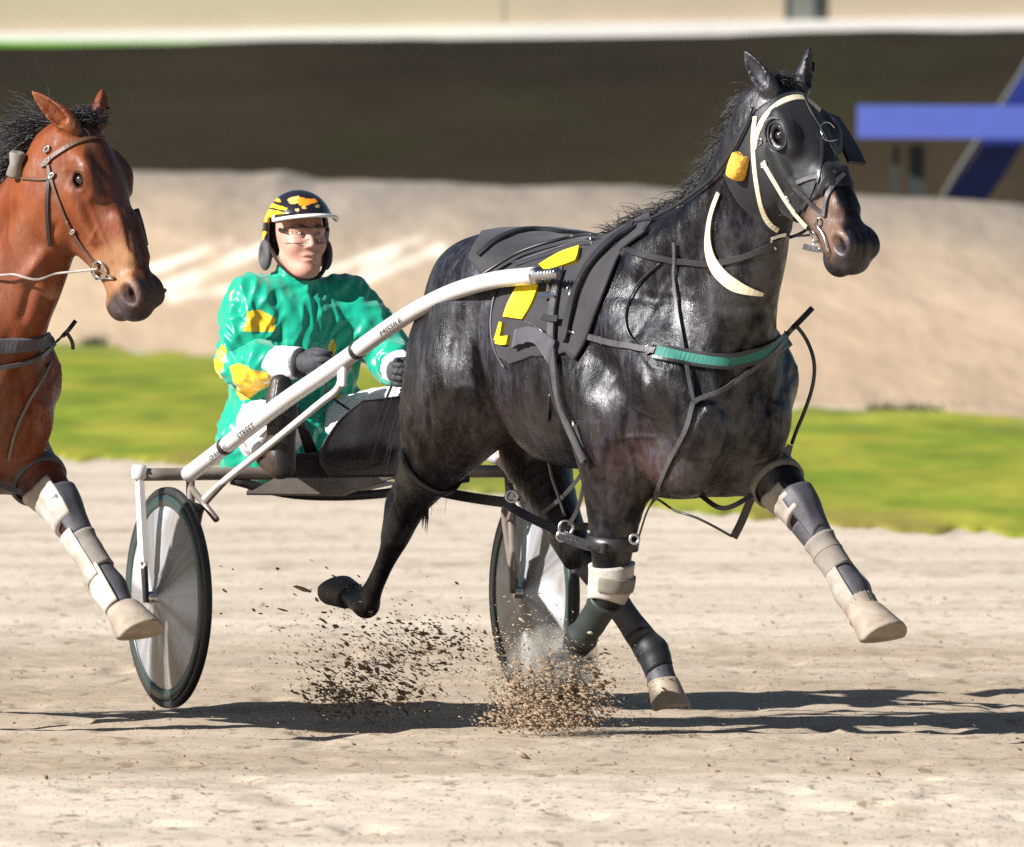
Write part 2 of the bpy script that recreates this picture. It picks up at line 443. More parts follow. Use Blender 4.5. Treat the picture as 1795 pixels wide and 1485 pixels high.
q = np.tile(np.linspace(0, 1, 90), 420); PX = project(V); g_ = sstep(.15, .6, q + .10 * fbm(V * (.5, .04, 1), 31, 3)); C = hv0 = np.array([.315, .236, .160]) * (1 - g_[:, None]) + np.array([.215, .185, .152]) * g_[:, None]
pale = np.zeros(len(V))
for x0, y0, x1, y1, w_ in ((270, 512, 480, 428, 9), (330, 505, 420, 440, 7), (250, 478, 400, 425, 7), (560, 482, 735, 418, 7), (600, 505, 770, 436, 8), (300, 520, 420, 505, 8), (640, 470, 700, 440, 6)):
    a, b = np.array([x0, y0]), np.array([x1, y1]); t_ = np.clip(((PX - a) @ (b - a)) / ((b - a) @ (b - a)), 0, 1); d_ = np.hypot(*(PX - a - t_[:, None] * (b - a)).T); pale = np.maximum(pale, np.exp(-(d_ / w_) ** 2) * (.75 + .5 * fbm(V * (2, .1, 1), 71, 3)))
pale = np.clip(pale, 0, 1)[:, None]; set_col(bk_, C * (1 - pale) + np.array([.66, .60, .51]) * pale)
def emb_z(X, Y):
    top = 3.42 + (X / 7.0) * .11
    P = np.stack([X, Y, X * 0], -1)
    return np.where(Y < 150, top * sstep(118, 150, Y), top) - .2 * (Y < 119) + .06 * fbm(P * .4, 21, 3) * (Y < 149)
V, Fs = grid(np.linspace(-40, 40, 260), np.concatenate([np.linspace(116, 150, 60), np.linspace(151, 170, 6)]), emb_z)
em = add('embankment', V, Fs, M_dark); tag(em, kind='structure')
k_ = sstep(120, 150, V[:, 1] + 5 * fbm(V * (.25, .15, 1), 5, 3))[:, None]; C = np.array([.040, .029, .016]) * (1 - k_) + np.array([.013, .0105, .007]) * k_; gr = (np.clip(fbm(V * (.5, .2, 1), 15, 3), 0, 1) * .5)[:, None]; set_col(em, C * (1 - gr) + np.array([.018, .022, .007]) * gr)  # darkness of the unlit slope painted in, browner towards the foot
# bright lawn strip along the foot of the fence, thinning out to the right
V, Fs = strip(((-40, 149.4), (0.2, 149.6)), ((-40, 150.9), (0.2, 150.9)), 0, 1, 200, 6, lambda S, Q, X, Y: 3.42 + X / 7 * .11 + .002 + .20 * (1 - sstep(.55, 1, S)) * sstep(0, .5, Q), .3, 0)
tag(add('lawn_strip', V, Fs, mat('bright_turf', (.10, .30, .012), .9, spec=.1, var=.3, vscale=2)), kind='structure')

# fence behind everything: cream sheets over a white plinth rail
fr = Frame(0, 151.2, 90)
fen = empty('boundary_fence', fr)
tag(fen, 'long cream sheet fence over a white plinth at the very back', 'fence')
def fz(x): return 3.40 + x / 7 * .11
for i, (x0, x1) in enumerate([(-30, -15.2), (-15.2, -7.4), (-7.4, -.1), (-.1, 7.2), (7.2, 15), (15, 30)]):
    V, Fs = box(((x0 + x1) / 2, 151.25, fz((x0 + x1) / 2) + 2.4), (x1 - x0 - .03, .06, 4.4))
    V[:, 2] += (V[:, 0] - (x0 + x1) / 2) / 7 * .11
    add('panel', V, Fs, M_fence, fen, smooth=False)
V, Fs = box((0, 151.15, fz(0) + .10), (60, .16, .24)); V[:, 2] += V[:, 0] / 7 * .11
add('plinth', V, Fs, M_white, fen, smooth=False)
pc = at_y(1408, 20, 150.6)
po = empty('fence_pillar', Frame(pc.x, 150.6, 90))
tag(po, 'squat grey green pillar with dark edges standing against the cream fence', 'pillar')
V, Fs = box((pc.x, 151.34, 3.5 + 2.2), (.34, .3, 4.6)); add('post', V, Fs, M_greypost, po, smooth=False)
for sgn in (-1, 1):
    V, Fs = box((pc.x + sgn * (.20 + .03 * (sgn > 0)), 151.335, 3.5 + 2.2), (.07 + .07 * (sgn > 0), .3, 4.64)); add('flange', V, Fs, M_darkpost, po, smooth=False)

# blue steel frame beyond the bank at the right
BY = 92.0
def bp(px, py, dy=0): return np.array(at_y(px, py, BY + dy))
bf = empty('blue_barrier', Frame(float(bp(1700, 300)[0]), BY, 90))
tag(bf, 'blue steel barrier frame with a slanting leg beyond the dirt bank', 'barrier')
def beam(a, b, h, d):
    a, b = np.array(a), np.array(b); return sweep([a, b], [(-d / 2, -h / 2), (d / 2, -h / 2), (d / 2, h / 2), (-d / 2, h / 2)], N0=[np.array([0, 0, 1.0])] * 2)
V, Fs = beam(bp(1503, 213), bp(2050, 215), .315, .2); add('crossbeam', V, Fs, M_blue, bf, smooth=False)
V, Fs = sweep([bp(1655, 400, .5), bp(1735, 290, .5), bp(1850, 90, .5), bp(1960, -100, .5)], [(-.09, -.17), (.09, -.17), (.09, .17), (-.09, .17)], N0=[np.array([-.8, 0, .6])] * 4); add('slanting_leg', V, Fs, M_blue2, bf, smooth=False)
V, Fs = sweep([bp(1625, 400, .8), bp(1672, 312, .8), bp(1790, 130, .8), bp(1900, -60, .8)], circ(.028, 8)); add('brace', V, Fs, mat('grey_tube', (.055, .06, .055), .7), bf)
for px, wdt in ((1570, .06), (1607, .15)):
    c = bp(px, 300, .3); V, Fs = box((c[0], c[1], .9), (wdt, .15, 2.05)); add('upright', V, Fs, M_darkpost, bf, smooth=False)
    
# ================================================================ horses
def hv(*a): return np.array(a, float)
class HorseShape:
    def __init__(s, poll, hd, hup, ears, base=(.2, 0, 1.25), h=.0065, kt=1.02):
        s.KT = kt
        s.poll, s.hd = hv(*poll), hv(*hd) / np.linalg.norm(hd)
        up = hv(*hup); up = up - s.hd * (up @ s.hd); s.hup = up / np.linalg.norm(up); s.hs = np.cross(s.hup, s.hd)   # hs: to the horse's left
        s.base = hv(*base); s.h = h; s.ears = ears
        s.build()
    K = 1.13; KT = 1.02
    def hp(s, t, y, x): return s.poll + s.hd * (t * s.KT) + s.hup * (y * s.K) + s.hs * (x * s.K)
    def hc(s, P):
        d = P - s.poll; return d @ s.hd / s.KT, d @ s.hup / s.K, d @ s.hs / s.K
    def build(s):
        hi = np.maximum((1.0, .47, 2.1), s.hp(.68, .1, 0) + .14); hi[2] = s.poll[2] + .26
        v = s.v = Vol((-1.72, -.47, .02), hi, s.h)
        # trunk
        v.loft((0, 0, 0), (1, 0, 0), (0, 0, 1), [(-1.05, 1.33, 1.02, .09), (-.99, 1.43, .97, .185), (-.89, 1.505, .93, .245), (-.77, 1.555, .93, .275), (-.63, 1.57, 1.0, .285),
               (-.48, 1.545, .955, .28), (-.3, 1.525, .87, .292), (-.1, 1.535, .80, .295), (.06, 1.575, .75, .275), (.2, 1.54, .735, .25), (.35, 1.45, .76, .23), (.49, 1.32, .87, .185), (.585, 1.2, .98, .10)], k=.05, cap=.12, p=2.15)
        v.chain([(-.25, 0, 1.46, .06), (-.05, 0, 1.51, .055), (.1, 0, 1.525, .05), (.25, 0, 1.47, .06)], k=.09)
        ax = s.poll - hv(0, 0, .03) - s.base; L = np.linalg.norm(ax); q = L / .884
        upn = hv(-ax[2], 0, ax[0])
        v.loft(s.base, ax, upn, [(-.05, .36, -.29, .19), (.1 * q, .345, -.335, .185), (.19 * q, .31, -.345, .172), (.31 * q, .245, -.335, .152), (.46 * q, .165, -.31, .13), (.6 * q, .125, -.265, .115),
               (.755 * q, .10, -.205, .102), (.9 * q, .075, -.13, .084), (.96 * q, .05, -.10, .07)], k=.10, cap=.08)
        for sg in (-1, 1):
            # neck and shoulder muscle
            a = s.base + ax * .55; v.chain([(*(s.base + hv(.05, sg * .12, .22)), .09), (*(a + hv(0, sg * .075, .0)), .055), (*(s.poll + hv(-.05, sg * .05, -.08)), .035)], k=.07)
            v.chain([(.5, sg * .07, 1.14, .075), (*(s.base + ax * .45 + hv(.13, sg * .05, -.08)), .05), (*(s.base + ax * .85 + hv(.10, sg * .045, -.07)), .04)], k=.05)
            v.chain([(.0, sg * .12, 1.47, .08), (.2, sg * .175, 1.3, .1), (.41, sg * .175, 1.1, .105)], k=.06)
            v.chain([(-.08, sg * .19, 1.22, .07), (.05, sg * .205, 1.08, .1), (.14, sg * .19, .95, .09)], k=.055)
            v.ell((.49, sg * .10, 1.0), (.10, .11, .15), k=.045)
            v.ell((.36, sg * .09, .86), (.13, .09, .11), k=.05)
            v.ell((.41, sg * .165, 1.12), (.10, .08, .13), k=.07)
            # ribs, flank, hip
            v.ell((-.28, sg * .12, 1.12), (.36, .19, .29), k=.08)
            v.ell((-.60, sg * .215, 1.44), (.07, .055, .06), k=.07)
            v.ell((-.74, sg * .13, 1.39), (.28, .155, .17), k=.06)
            v.ell((-.95, sg * .14, 1.2), (.11, .12, .22), k=.06)
        # right fore
        v.chain([(.14, -.18, 1.02, .14), (.125, -.18, .90, .128), (.10, -.172, .77, .103), (.065, -.165, .63, .076), (.045, -.16, .53, .062), (.04, -.16, .475, .06), (.015, -.16, .425, .048), (-.05, -.16, .365, .036), (-.105, -.16, .32, .037), (-.15, -.16, .285, .047)], k=.045, sv=.95)
        v.chain([(-.15, -.16, .285, .045), (-.195, -.16, .245, .036), (-.215, -.16, .225, .041)], k=.015)
        v.chain([(.02, -.215, .93, .07), (.035, -.20, .80, .05), (.045, -.185, .68, .035)], k=.04)
        # left fore, reaching forward
        v.chain([(.20, .17, 1.03, .135), (.27, .18, .92, .12), (.40, .185, .83, .094), (.51, .193, .765, .07), (.577, .20, .715, .060), (.61, .21, .67, .049), (.68, .23, .585, .036), (.735, .247, .52, .036), (.786, .26, .46, .047)], k=.05, sv=.95)
        v.chain([(.786, .26, .46, .042), (.845, .265, .40, .035), (.865, .265, .38, .04)], k=.015)
        # right hind, trailing
        v.chain([(-.74, -.15, 1.28, .19), (-.74, -.175, 1.08, .19), (-.81, -.19, .95, .135), (-.96, -.20, .83, .097), (-1.08, -.20, .735, .066), (-1.16, -.20, .655, .055), (-1.205, -.20, .595, .047), (-1.275, -.20, .51, .032), (-1.345, -.20, .43, .032), (-1.40, -.20, .37, .045)], k=.05, sv=.92)
        v.chain([(-.91, -.16, 1.18, .15), (-.96, -.185, 1.0, .13), (-1.0, -.195, .87, .092), (-1.075, -.20, .78, .06)], k=.06)
        v.chain([(-1.11, -.20, .80, .032), (-1.195, -.20, .735, .027), (-1.225, -.20, .69, .029), (-1.24, -.20, .60, .028)], k=.03)
        v.chain([(-1.40, -.20, .37, .043), (-1.47, -.20, .385, .036), (-1.50, -.20, .40, .04)], k=.015)
        # left hind, reaching under the belly
        v.chain([(-.72, .15, 1.28, .19), (-.78, .14, 1.08, .17), (-.84, .10, .92, .135), (-.76, .08, .79, .10), (-.62, .06, .67, .066), (-.53, .05, .59, .055), (-.48, .07, .53, .045), (-.42, .115, .43, .036), (-.34, .165, .31, .036), (-.29, .2, .237, .045)], k=.045, sv=.92)
        v.chain([(-.9, .16, 1.18, .15), (-.93, .16, 1.0, .11), (-.9, .11, .82, .07)], k=.06)
        v.chain([(-.7, .07, .64, .035), (-.61, .055, .575, .03), (-.545, .055, .525, .03)], k=.025)
        v.chain([(-.29, .2, .237, .044), (-.255, .205, .17, .037), (-.245, .207, .14, .042)], k=.015)
        v.ell((-.70, -.0, .93), (.07, .05, .06), k=.04)
        s.head()
        s.V, s.F = v.mesh(); s.V = relax(s.V, s.F, 1, .4); s.N = normals(s.V, s.F)
        t = s.hc(s.V)[0]; s.V = s.V + s.N * (.0035 * fbm(s.V * (5, 5, 4), 31, 2) * (s.V[:, 2] > .75) * (t < 0))[:, None]; s.N = normals(s.V, s.F)
    def head(s):
        hp, kk = s.hp, s.K
        class W:
            chain = staticmethod(lambda pts, **a: s.v.chain([(*q[:3], q[3] * kk) for q in pts], **a))
            ell = staticmethod(lambda c, r, **a: s.v.ell(c, [x * kk for x in r], **a))
            loft = staticmethod(lambda o, a, b, st, **q: s.v.loft(o, a, b, [(x[0] * s.KT, x[1] * kk, x[2] * kk, x[3] * kk) for x in st], **q))
        v = W
        v.loft(s.poll, s.hd, s.hup, [(-.04, .04, -.09, .065), (.03, .072, -.13, .083), (.10, .088, -.175, .098), (.17, .09, -.20, .104), (.24, .084, -.19, .095), (.31, .074, -.15, .077), (.39, .062, -.112, .063),
               (.47, .052, -.088, .056), (.53, .05, -.086, .059), (.585, .042, -.085, .056), (.625, .02, -.07, .042)], k=.045, cap=.035, p=2.2)
        M = [s.hd, s.hs, s.hup]
        for sg in (-1, 1):
            v.ell(hp(.165, -.10, sg * .058), (.125, .045, .105), k=.03, M=M)                       # cheek
            v.chain([(*hp(.12, .055, sg * .08), .014), (*hp(.175, .062, sg * .089), .018), (*hp(.23, .045, sg * .085), .012)], k=.045)   # brow
            v.chain([(*hp(.2, .0, sg * .096), .016), (*hp(.28, -.018, sg * .082), .014), (*hp(.36, -.02, sg * .066), .010)], k=.022)    # cheek bone
            v.chain([(*hp(.34, .055, sg * .03), .02), (*hp(.46, .042, sg * .028), .016)], k=.03)
            v.ell(hp(.175, .032, sg * .104), (.034, .022, .026), k=.014, M=M, cut=True)
            v.chain([(*hp(.145, .04, sg * .098), .008), (*hp(.165, .058, sg * .1), .009), (*hp(.195, .052, sg * .1), .008), (*hp(.212, .03, sg * .096), .007)], k=.01)
            v.chain([(*hp(.145, .03, sg * .097), .007), (*hp(.17, .012, sg * .102), .007), (*hp(.205, .016, sg * .097), .007)], k=.01)
            v.ell(hp(.565, .012, sg * .05), (.045, .02, .034), k=.025, M=M)                         # nostril wing
            v.ell(hp(.57, .006, sg * .068), (.031, .020, .019), k=.010, M=M, cut=True)
            v.ell(hp(.575, .010, sg * .052), (.021, .024, .013), k=.006, M=M, cut=True)
            v.chain([(*hp(.485, -.052, sg * .058), .007), (*hp(.56, -.052, sg * .058), .009), (*hp(.62, -.048, sg * .03), .008)], k=.008, cut=True)   # mouth
            b, tip, side = s.ears[0 if sg < 0 else 1]
            b = hp(*b); tip = b + hv(*tip); mid = b + (tip - b) * .42; side = hv(*side)
            v.chain([(*b, .026), (*(b + (tip - b) * .2), .029), (*(mid + side * .008), .027), (*(b + (tip - b) * .75 + side * .006), .017), (*tip, .004)], k=.02)
            o = side * .022
            v.chain([(*(b + (tip - b) * .15 + o), .018), (*(mid + o * 1.05), .022), (*(b + (tip - b) * .78 + o * .8), .011), (*(tip + o * .4), .003)], k=.006, cut=True)
        v.ell(hp(.60, -.03, 0), (.035, .048, .03), k=.03, M=M)
        v.ell(hp(.565, -.085, 0), (.04, .036, .026), k=.025, M=M)                                    # chin

def hoof_mesh(top, mid, front, r0=.044, r1=.062, hgt=.085, heel=.75):
    """a hoof whose coronet is at top and whose ground face lies towards mid; front = toe direction"""
    top, ax = hv(*top), hv(*mid) - hv(*top); ax /= np.linalg.norm(ax); f = hv(*front); f = f - ax * (f @ ax); f /= np.linalg.norm(f); g = np.cross(ax, f)
    V, Fs, m = [], [], 28; prof = [(0.0, r0 * .9, 0), (.0, r0 * 1.02, 0), (.12, r0 * 1.1, .0), (.5, (r0 + r1) / 2 * 1.03, .0), (.92, r1, 0), (1.0, r1 * .985, 0), (1.0, r1 * .86, 0), (.93, r1 * .78, 0), (.9, .004, 0)]
    for t, r, _ in prof:
        for a in np.arange(m) * 2 * math.pi / m:
            ca, sa = math.cos(a), math.sin(a)
            tt = t * hgt * (1 if ca > 0 else 1 - (1 - heel) * (-ca) * (t ** 1))
            V.append(top + ax * tt + f * (r * ca * (1.06 if ca > 0 else .9) + .022 * t * hgt / .085) + g * (r * sa))
    for i in range(len(prof) - 1):
        for j in range(m):
            k = (j + 1) % m; Fs.append((i * m + j, i * m + k, (i + 1) * m + k, (i + 1) * m + j))
    Fs.append(tuple(range(m))[::-1]); Fs.append(tuple((len(prof) - 1) * m + j for j in range(m)))
    return np.array(V), Fs
HOOVES = [  # coronet, towards, toe
    ('rf', (-.212, -.16, .23), (-.275, -.16, .165), (.5, 0, -.5)), ('lf', (.852, .265, .398), (.93, .27, .30), (.75, 0, .55)),
    ('rh', (-1.495, -.20, .395), (-1.58, -.20, .44), (-.3, 0, -1)), ('lh', (-.249, .207, .155), (-.225, .21, .06), (1, 0, .1))]
def hair(roots, dirs, length, droop, w, seed=1, wob=.25, seg=6):
    g = np.random.default_rng(seed); V, Fs = [], []; n = len(roots)
    L = length * g.uniform(.6, 1.2, n); ph = g.uniform(0, 6.28, n)
    for i in range(n):
        d = np.array(dirs[i], float); d /= np.linalg.norm(d); p = np.array(roots[i], float); P = [p]
        sd = np.cross(d, g.normal(size=3)); sd /= np.linalg.norm(sd) + 1e-9
        for k in range(seg):
            d = d + np.array([0, 0, -droop / seg]) + sd * wob * math.sin(ph[i] + k * 1.3) / seg * 2; d /= np.linalg.norm(d); p = p + d * L[i] / seg; P.append(p)
        v, f = sweep(P, circ(1, 3), scale=np.linspace(1, .12, seg + 1) * w * g.uniform(.6, 1.3)); o = len(V) and sum(map(len, V))
        V.append(v); Fs += [tuple(a + o for a in q) for q in f]
    return np.concatenate(V), Fs
def cmix(a, b, k): return a * (1 - k[:, None]) + np.array(b) * k[:, None]
def horse_colours(s, kind):
    V, N = s.V, s.N; t, y, x = s.hc(V); n1 = fbm(V * 5, 3, 3); n2 = fbm(V * 14, 8, 3)
    inhead = (t > -.02) & (np.abs(x) < .16) & (V[:, 0] > s.poll[0] - .12) & (V[:, 2] > 1.1) & (y < .14) & (y > -.26)
    h = inhead.astype(float); u, v, w = V.T
    if kind == 'black':
        C = np.tile(hv(.0045, .0036, .0052), (len(V), 1))
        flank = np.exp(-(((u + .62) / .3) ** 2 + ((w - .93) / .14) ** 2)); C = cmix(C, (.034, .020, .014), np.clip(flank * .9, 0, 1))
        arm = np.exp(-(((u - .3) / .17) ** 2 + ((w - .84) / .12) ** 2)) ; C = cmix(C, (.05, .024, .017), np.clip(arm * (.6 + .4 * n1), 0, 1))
        mz = h * sstep(.385, .43, t + .02 * n2) * (1 - sstep(.56, .615, t + .015 * n2)) * sstep(-.085, -.04, y) * (1 - sstep(.6, .9, N @ s.hup))
        C = cmix(C, (.15, .088, .058), mz * np.clip(.85 + .4 * n2, 0, 1))
        C = cmix(C, (.02, .015, .016), h * sstep(.57, .61, t))
        C = cmix(C, (.05, .028, .03), h * np.exp(-(((t - .572) / .022) ** 2 + ((y - .01) / .016) ** 2)) * .6)
    else:
        C = np.tile(hv(.155, .038, .0125), (len(V), 1)); C = cmix(C, (.085, .022, .009), np.clip(.45 + n1 * .6, 0, 1) * .6)
        C = cmix(C, (.24, .075, .026), h * np.clip(.5 + n2 * .5, 0, 1) * .6)
        C = cmix(C, (.07, .024, .012), h * sstep(.72, .93, N @ s.hup + .05 * n2) * (1 - .0 * t))
        C = cmix(C, (.05, .018, .010), h * np.exp(-(((t - .175) / .045) ** 2 + ((y - .035) / .035) ** 2)) * (np.abs(x) > .06))
        C = cmix(C, (.30, .16, .075), h * sstep(.38, .44, t + .02 * n2) * sstep(.62, .52, t) * (N @ s.hup < .75) * .7)
        C = cmix(C, (.045, .034, .034), h * sstep(.525, .56, t + .012 * n2))
        low = sstep(.78, .66, w + .03 * n2) * (u > .3) + sstep(.62, .5, w + .03 * n2) * (u <= .3); C = cmix(C, (.022, .014, .013), np.clip(low, 0, 1))
        C = cmix(C, (.05, .02, .012), sstep(.86, .76, w) * sstep(.0, .3, u) * .7)
    C = cmix(C, (.006, .004, .004), h * np.exp(-(((t - .573) / .019) ** 2 + ((y - .008) / .013) ** 2)) * (np.abs(x) < .072) * .9)
    return C
def coat(name, base, c2, f2, rough, spec, bump):
    """short hair: body colour from the painted markings, dried sweat in streaks along the hair, gloss that breaks up"""
    m = mat(name, rough=rough, spec=spec, attr=True, var=.12, vscale=6, stretch=(3, 3, 1.2)); nt = m.node_tree; N, L = nt.nodes, nt.links; b = N['Principled BSDF']
    tc = N.new('ShaderNodeTexCoord'); src = b.inputs['Base Color'].links[0].from_socket
    def noise(sc, st, det=6, typ='FBM', rg=.6):
        mp = N.new('ShaderNodeMapping'); mp.inputs['Scale'].default_value = st; L.new(tc.outputs['Object'], mp.inputs['Vector'])
        n = N.new('ShaderNodeTexNoise'); n.inputs['Scale'].default_value = sc; n.inputs['Detail'].default_value = det; n.inputs['Roughness'].default_value = rg; L.new(mp.outputs[0], n.inputs['Vector']); return n.outputs['Fac']
    def mp_(f, a, b_, c, d):
        r = N.new('ShaderNodeMapRange'); r.inputs['From Min'].default_value = a; r.inputs['From Max'].default_value = b_; r.inputs['To Min'].default_value = c; r.inputs['To Max'].default_value = d; L.new(f, r.inputs['Value']); return r.outputs[0]
    def mul(a, c):
        q = N.new('ShaderNodeMath'); q.operation = 'MULTIPLY'; L.new(a, q.inputs[0]); L.new(c, q.inputs[1]); return q.outputs[0]
    big = mp_(noise(2.6, (1, 1, 1), 3), .46, .66, 0, 1); fine = mp_(noise(17, (2.2, 2.2, .75), 8, rg=.7), .44, .62, 0, 1); sweat = mul(big, fine)
    x = N.new('ShaderNodeMix'); x.data_type = 'RGBA'; k = mp_(sweat, 0, 1, 0, f2); L.new(k, x.inputs['Factor']); L.new(src, x.inputs['A']); x.inputs['B'].default_value = (*c2, 1); L.new(x.outputs['Result'], b.inputs['Base Color'])
    r = mp_(noise(9, (2, 2, .9), 8, rg=.7), .36, .64, rough - .14, rough + .16); L.new(r, b.inputs['Roughness'])
    sp = mp_(noise(5, (1.5, 1.5, .8), 8, rg=.7), .42, .60, spec * .22, spec * 1.5); L.new(sp, b.inputs['Specular IOR Level'])
    h1 = N.new('ShaderNodeBump'); h1.inputs['Strength'].default_value = 1; h1.inputs['Distance'].default_value = bump; L.new(noise(42, (3.2, 3.2, .9), 6, rg=.75), h1.inputs['Height'])
    h2 = N.new('ShaderNodeBump'); h2.inputs['Strength'].default_value = 1; h2.inputs['Distance'].default_value = bump * 2.6; L.new(noise(11, (2.0, 2.0, 1), 5), h2.inputs['Height']); L.new(h2.outputs[0], h1.inputs['Normal']); L.new(h1.outputs[0], b.inputs['Normal'])
    return m
M_black = coat('black_coat', None, (.085, .083, .112), .55, .35, .60, .0019)
M_bay = coat('bay_coat', None, (.36, .17, .10), .4, .46, .36, .0015)
M_mane = mat('black_hair', (.012, .011, .013), .45, var=.3, vscale=40)
M_eye = mat('eye', (.008, .005, .004), .05, spec=.8, coat=1)
M_hoof_pale = mat('pale_hoof', (.34, .275, .20), .5, col2=(.22, .17, .115), var=.15, vscale=25, bump=.002, bscale=40, stretch=(1, 1, 4))
M_hoof_dark = mat('dark_hoof', (.045, .040, .038), .5, var=.25, vscale=25, bump=.001, bscale=60)
M_hoof_rub = mat('rubber_boot', (.31, .262, .21), .75, col2=(.19, .15, .11), var=.15, vscale=16, bump=.002, bscale=60, detail=9)
M_sole = mat('sole', (.16, .09, .055), .85, var=.3, vscale=30)

def sculpt(s, curves, mirror=True):
    """muscle grooves (negative) and veins (positive): rows of (local points, height, half width)"""
    D = np.zeros(len(s.V))
    for P, amp, w in curves:
        for sg in ((1, -1) if mirror else (1,)):
            Q = crom(np.array(P) * (1, sg, 1), 8); lo, hi = Q.min(0) - 3 * w, Q.max(0) + 3 * w; ix = np.where(((s.V > lo) & (s.V < hi)).all(1))[0]; d = np.full(len(ix), 9.0); tt = np.zeros(len(ix))
            for i, (a, b) in enumerate(zip(Q[:-1], Q[1:])):
                e = b - a; t = np.clip((s.V[ix] - a) @ e / max(e @ e, 1e-9), 0, 1); x = np.linalg.norm(s.V[ix] - a - t[:, None] * e, axis=1); k = x < d; d[k] = x[k]; tt[k] = (i + t[k]) / (len(Q) - 1)
            D[ix] += amp * np.exp(-(d / w) ** 2) * np.minimum(1, np.minimum(tt, 1 - tt) * 6 + .05)
    s.V = s.V + s.N * D[:, None]; s.N = normals(s.V, s.F)
def traced(s, C):
    out = []
    for L, amp, w in C:
        P = []
        for px, py in L:
            p, n, _, _ = s.tree.ray_cast(CAM, ray(px, py), 90)
            if p is None: p = s.tree.find_nearest(CAM + ray(px, py) * (s.fr.o - CAM).length)[0]
            P.append(s.fr.loc(np.array(p)))
        out.append((P, amp, w))
    return out
GROOVES = [([(1215, 430), (1160, 500), (1115, 580), (1075, 660), (1052, 730)], -.010, .022), ([(1105, 585), (1150, 690), (1165, 800)], -.007, .02), ([(1330, 560), (1290, 650), (1262, 740), (1240, 830)], -.011, .020),
    ([(1180, 600), (1240, 690), (1310, 745)], -.008, .022), ([(870, 600), (866, 680), (880, 735)], -.009, .022), ([(805, 550), (792, 650), (800, 740), (772, 800)], -.010, .022), ([(745, 640), (752, 730), (742, 815)], -.008, .02),
    ([(925, 645), (945, 760)], -.0035, .014), ([(965, 650), (985, 780)], -.0035, .014), ([(1005, 655), (1022, 790)], -.0035, .014), ([(1390, 485), (1352, 540), (1322, 590)], -.009, .018), ([(1335, 340), (1295, 420), (1240, 480), (1185, 520)], -.005, .028),
    ([(1255, 350), (1225, 420), (1190, 470)], -.004, .02), ([(1350, 700), (1330, 760), (1300, 830)], -.008, .018), ([(1395, 640), (1380, 700), (1390, 760)], -.006, .016),
    ([(1290, 862), (1240, 810), (1190, 775), (1120, 765), (1060, 775)], .0045, .007), ([(1210, 790), (1180, 840), (1150, 880)], .004, .007), ([(905, 705), (860, 690), (820, 705), (795, 740)], .004, .007), ([(1100, 770), (1112, 840), (1095, 920)], .005, .008), ([(1070, 760), (1062, 850), (1072, 940)], -.006, .014),
    ([(960, 740), (1000, 790), (1040, 815)], .004, .008), ([(740, 870), (712, 925), (690, 965)], -.006, .010), ([(770, 700), (740, 760), (735, 820)], .004, .008), ([(1280, 700), (1240, 720), (1215, 760)], .004, .007),
    ([(1365, 840), (1400, 870), (1425, 920)], .004, .008), ([(1345, 850), (1380, 900)], -.005, .012), ([(1110, 600), (1140, 640), (1190, 655)], .003, .007), ([(1080, 690), (1120, 720), (1160, 735)], .0035, .007)]
HEADL = [([(1446, 315), (1428, 350), (1405, 385)], .004, .006), ([(1470, 340), (1465, 380), (1455, 420)], .003, .006), ([(1395, 300), (1370, 340), (1362, 380)], -.004, .012)]
HEADB = [([(150, 345), (172, 395), (192, 440)], .0045, .006), ([(128, 395), (150, 430), (172, 462)], .004, .006), ([(172, 395), (160, 420), (150, 430)], .003, .005), ([(94, 320), (96, 400), (130, 458)], -.006, .012), ([(205, 320), (222, 390), (232, 450)], -.005, .010),
    ([(150, 300), (175, 312), (190, 345)], -.004, .010), ([(108, 300), (128, 295), (148, 303)], .003, .006), ([(195, 455), (205, 478), (204, 505)], -.004, .007), ([(20, 360), (0, 420), (-30, 470)], -.008, .025), ([(85, 430), (60, 470), (30, 500)], .010, .02), ([(70, 470), (50, 520), (35, 570)], -.006, .016)]
BODY = None
def make_horse(fr, kind, poll, hd, hup, ears, label):
    s = HorseShape(poll, hd, hup, ears, kt=1.02 if kind == 'black' else .98)
    global BODY
    s.fr = fr; s.tree = bvh(fr.wa(s.V), s.F)
    if kind == 'black': BODY = traced(s, GROOVES); sculpt(s, BODY + traced(s, HEADL))
    else: sculpt(s, BODY[:10] + BODY[13:] + traced(s, HEADB))
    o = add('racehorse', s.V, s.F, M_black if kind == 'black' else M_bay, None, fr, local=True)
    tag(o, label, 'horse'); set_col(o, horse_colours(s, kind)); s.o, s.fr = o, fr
    W = fr.wa(s.V); s.W = W; s.tree = bvh(W, s.F); s.ltree = bvh(s.V, s.F)
    for sg in (-1, 1):
        V, Fs = ball(s.hp(.175, .034, sg * .0875), .0190); add('eye', V, Fs, M_eye, o, local=True)
    for nm, top, mid, front in HOOVES:
        if kind == 'bay': m = M_hoof_rub if nm == 'lf' else M_hoof_dark
        else: m = {'rf': M_hoof_dark, 'rh': M_hoof_dark, 'lf': M_hoof_rub, 'lh': M_hoof_pale}[nm]
        V, Fs = hoof_mesh(top, mid, front, hgt=.128 if nm == 'lf' else .105, r0=.052 if nm == 'lf' else .046, r1=.076 if nm == 'lf' else .062)
        add('hoof', V, Fs, m, o, local=True)
    return s
B1 = make_horse(H1, 'black', (.73, 0, 1.985), (.62 * math.cos(R(13)), .62 * math.sin(R(13)), -.785), (.785 * math.cos(R(13)), .785 * math.sin(R(13)), .62),
    [((.015, .06, -.062), (-.05, -.06, .115), (.35, -.9, .1)), ((.015, .06, .062), (-.0, .03, .125), (.75, .5, .1))],
    'black racehorse in full stride wearing dark face hood, harness and yellow-marked saddle cloth')
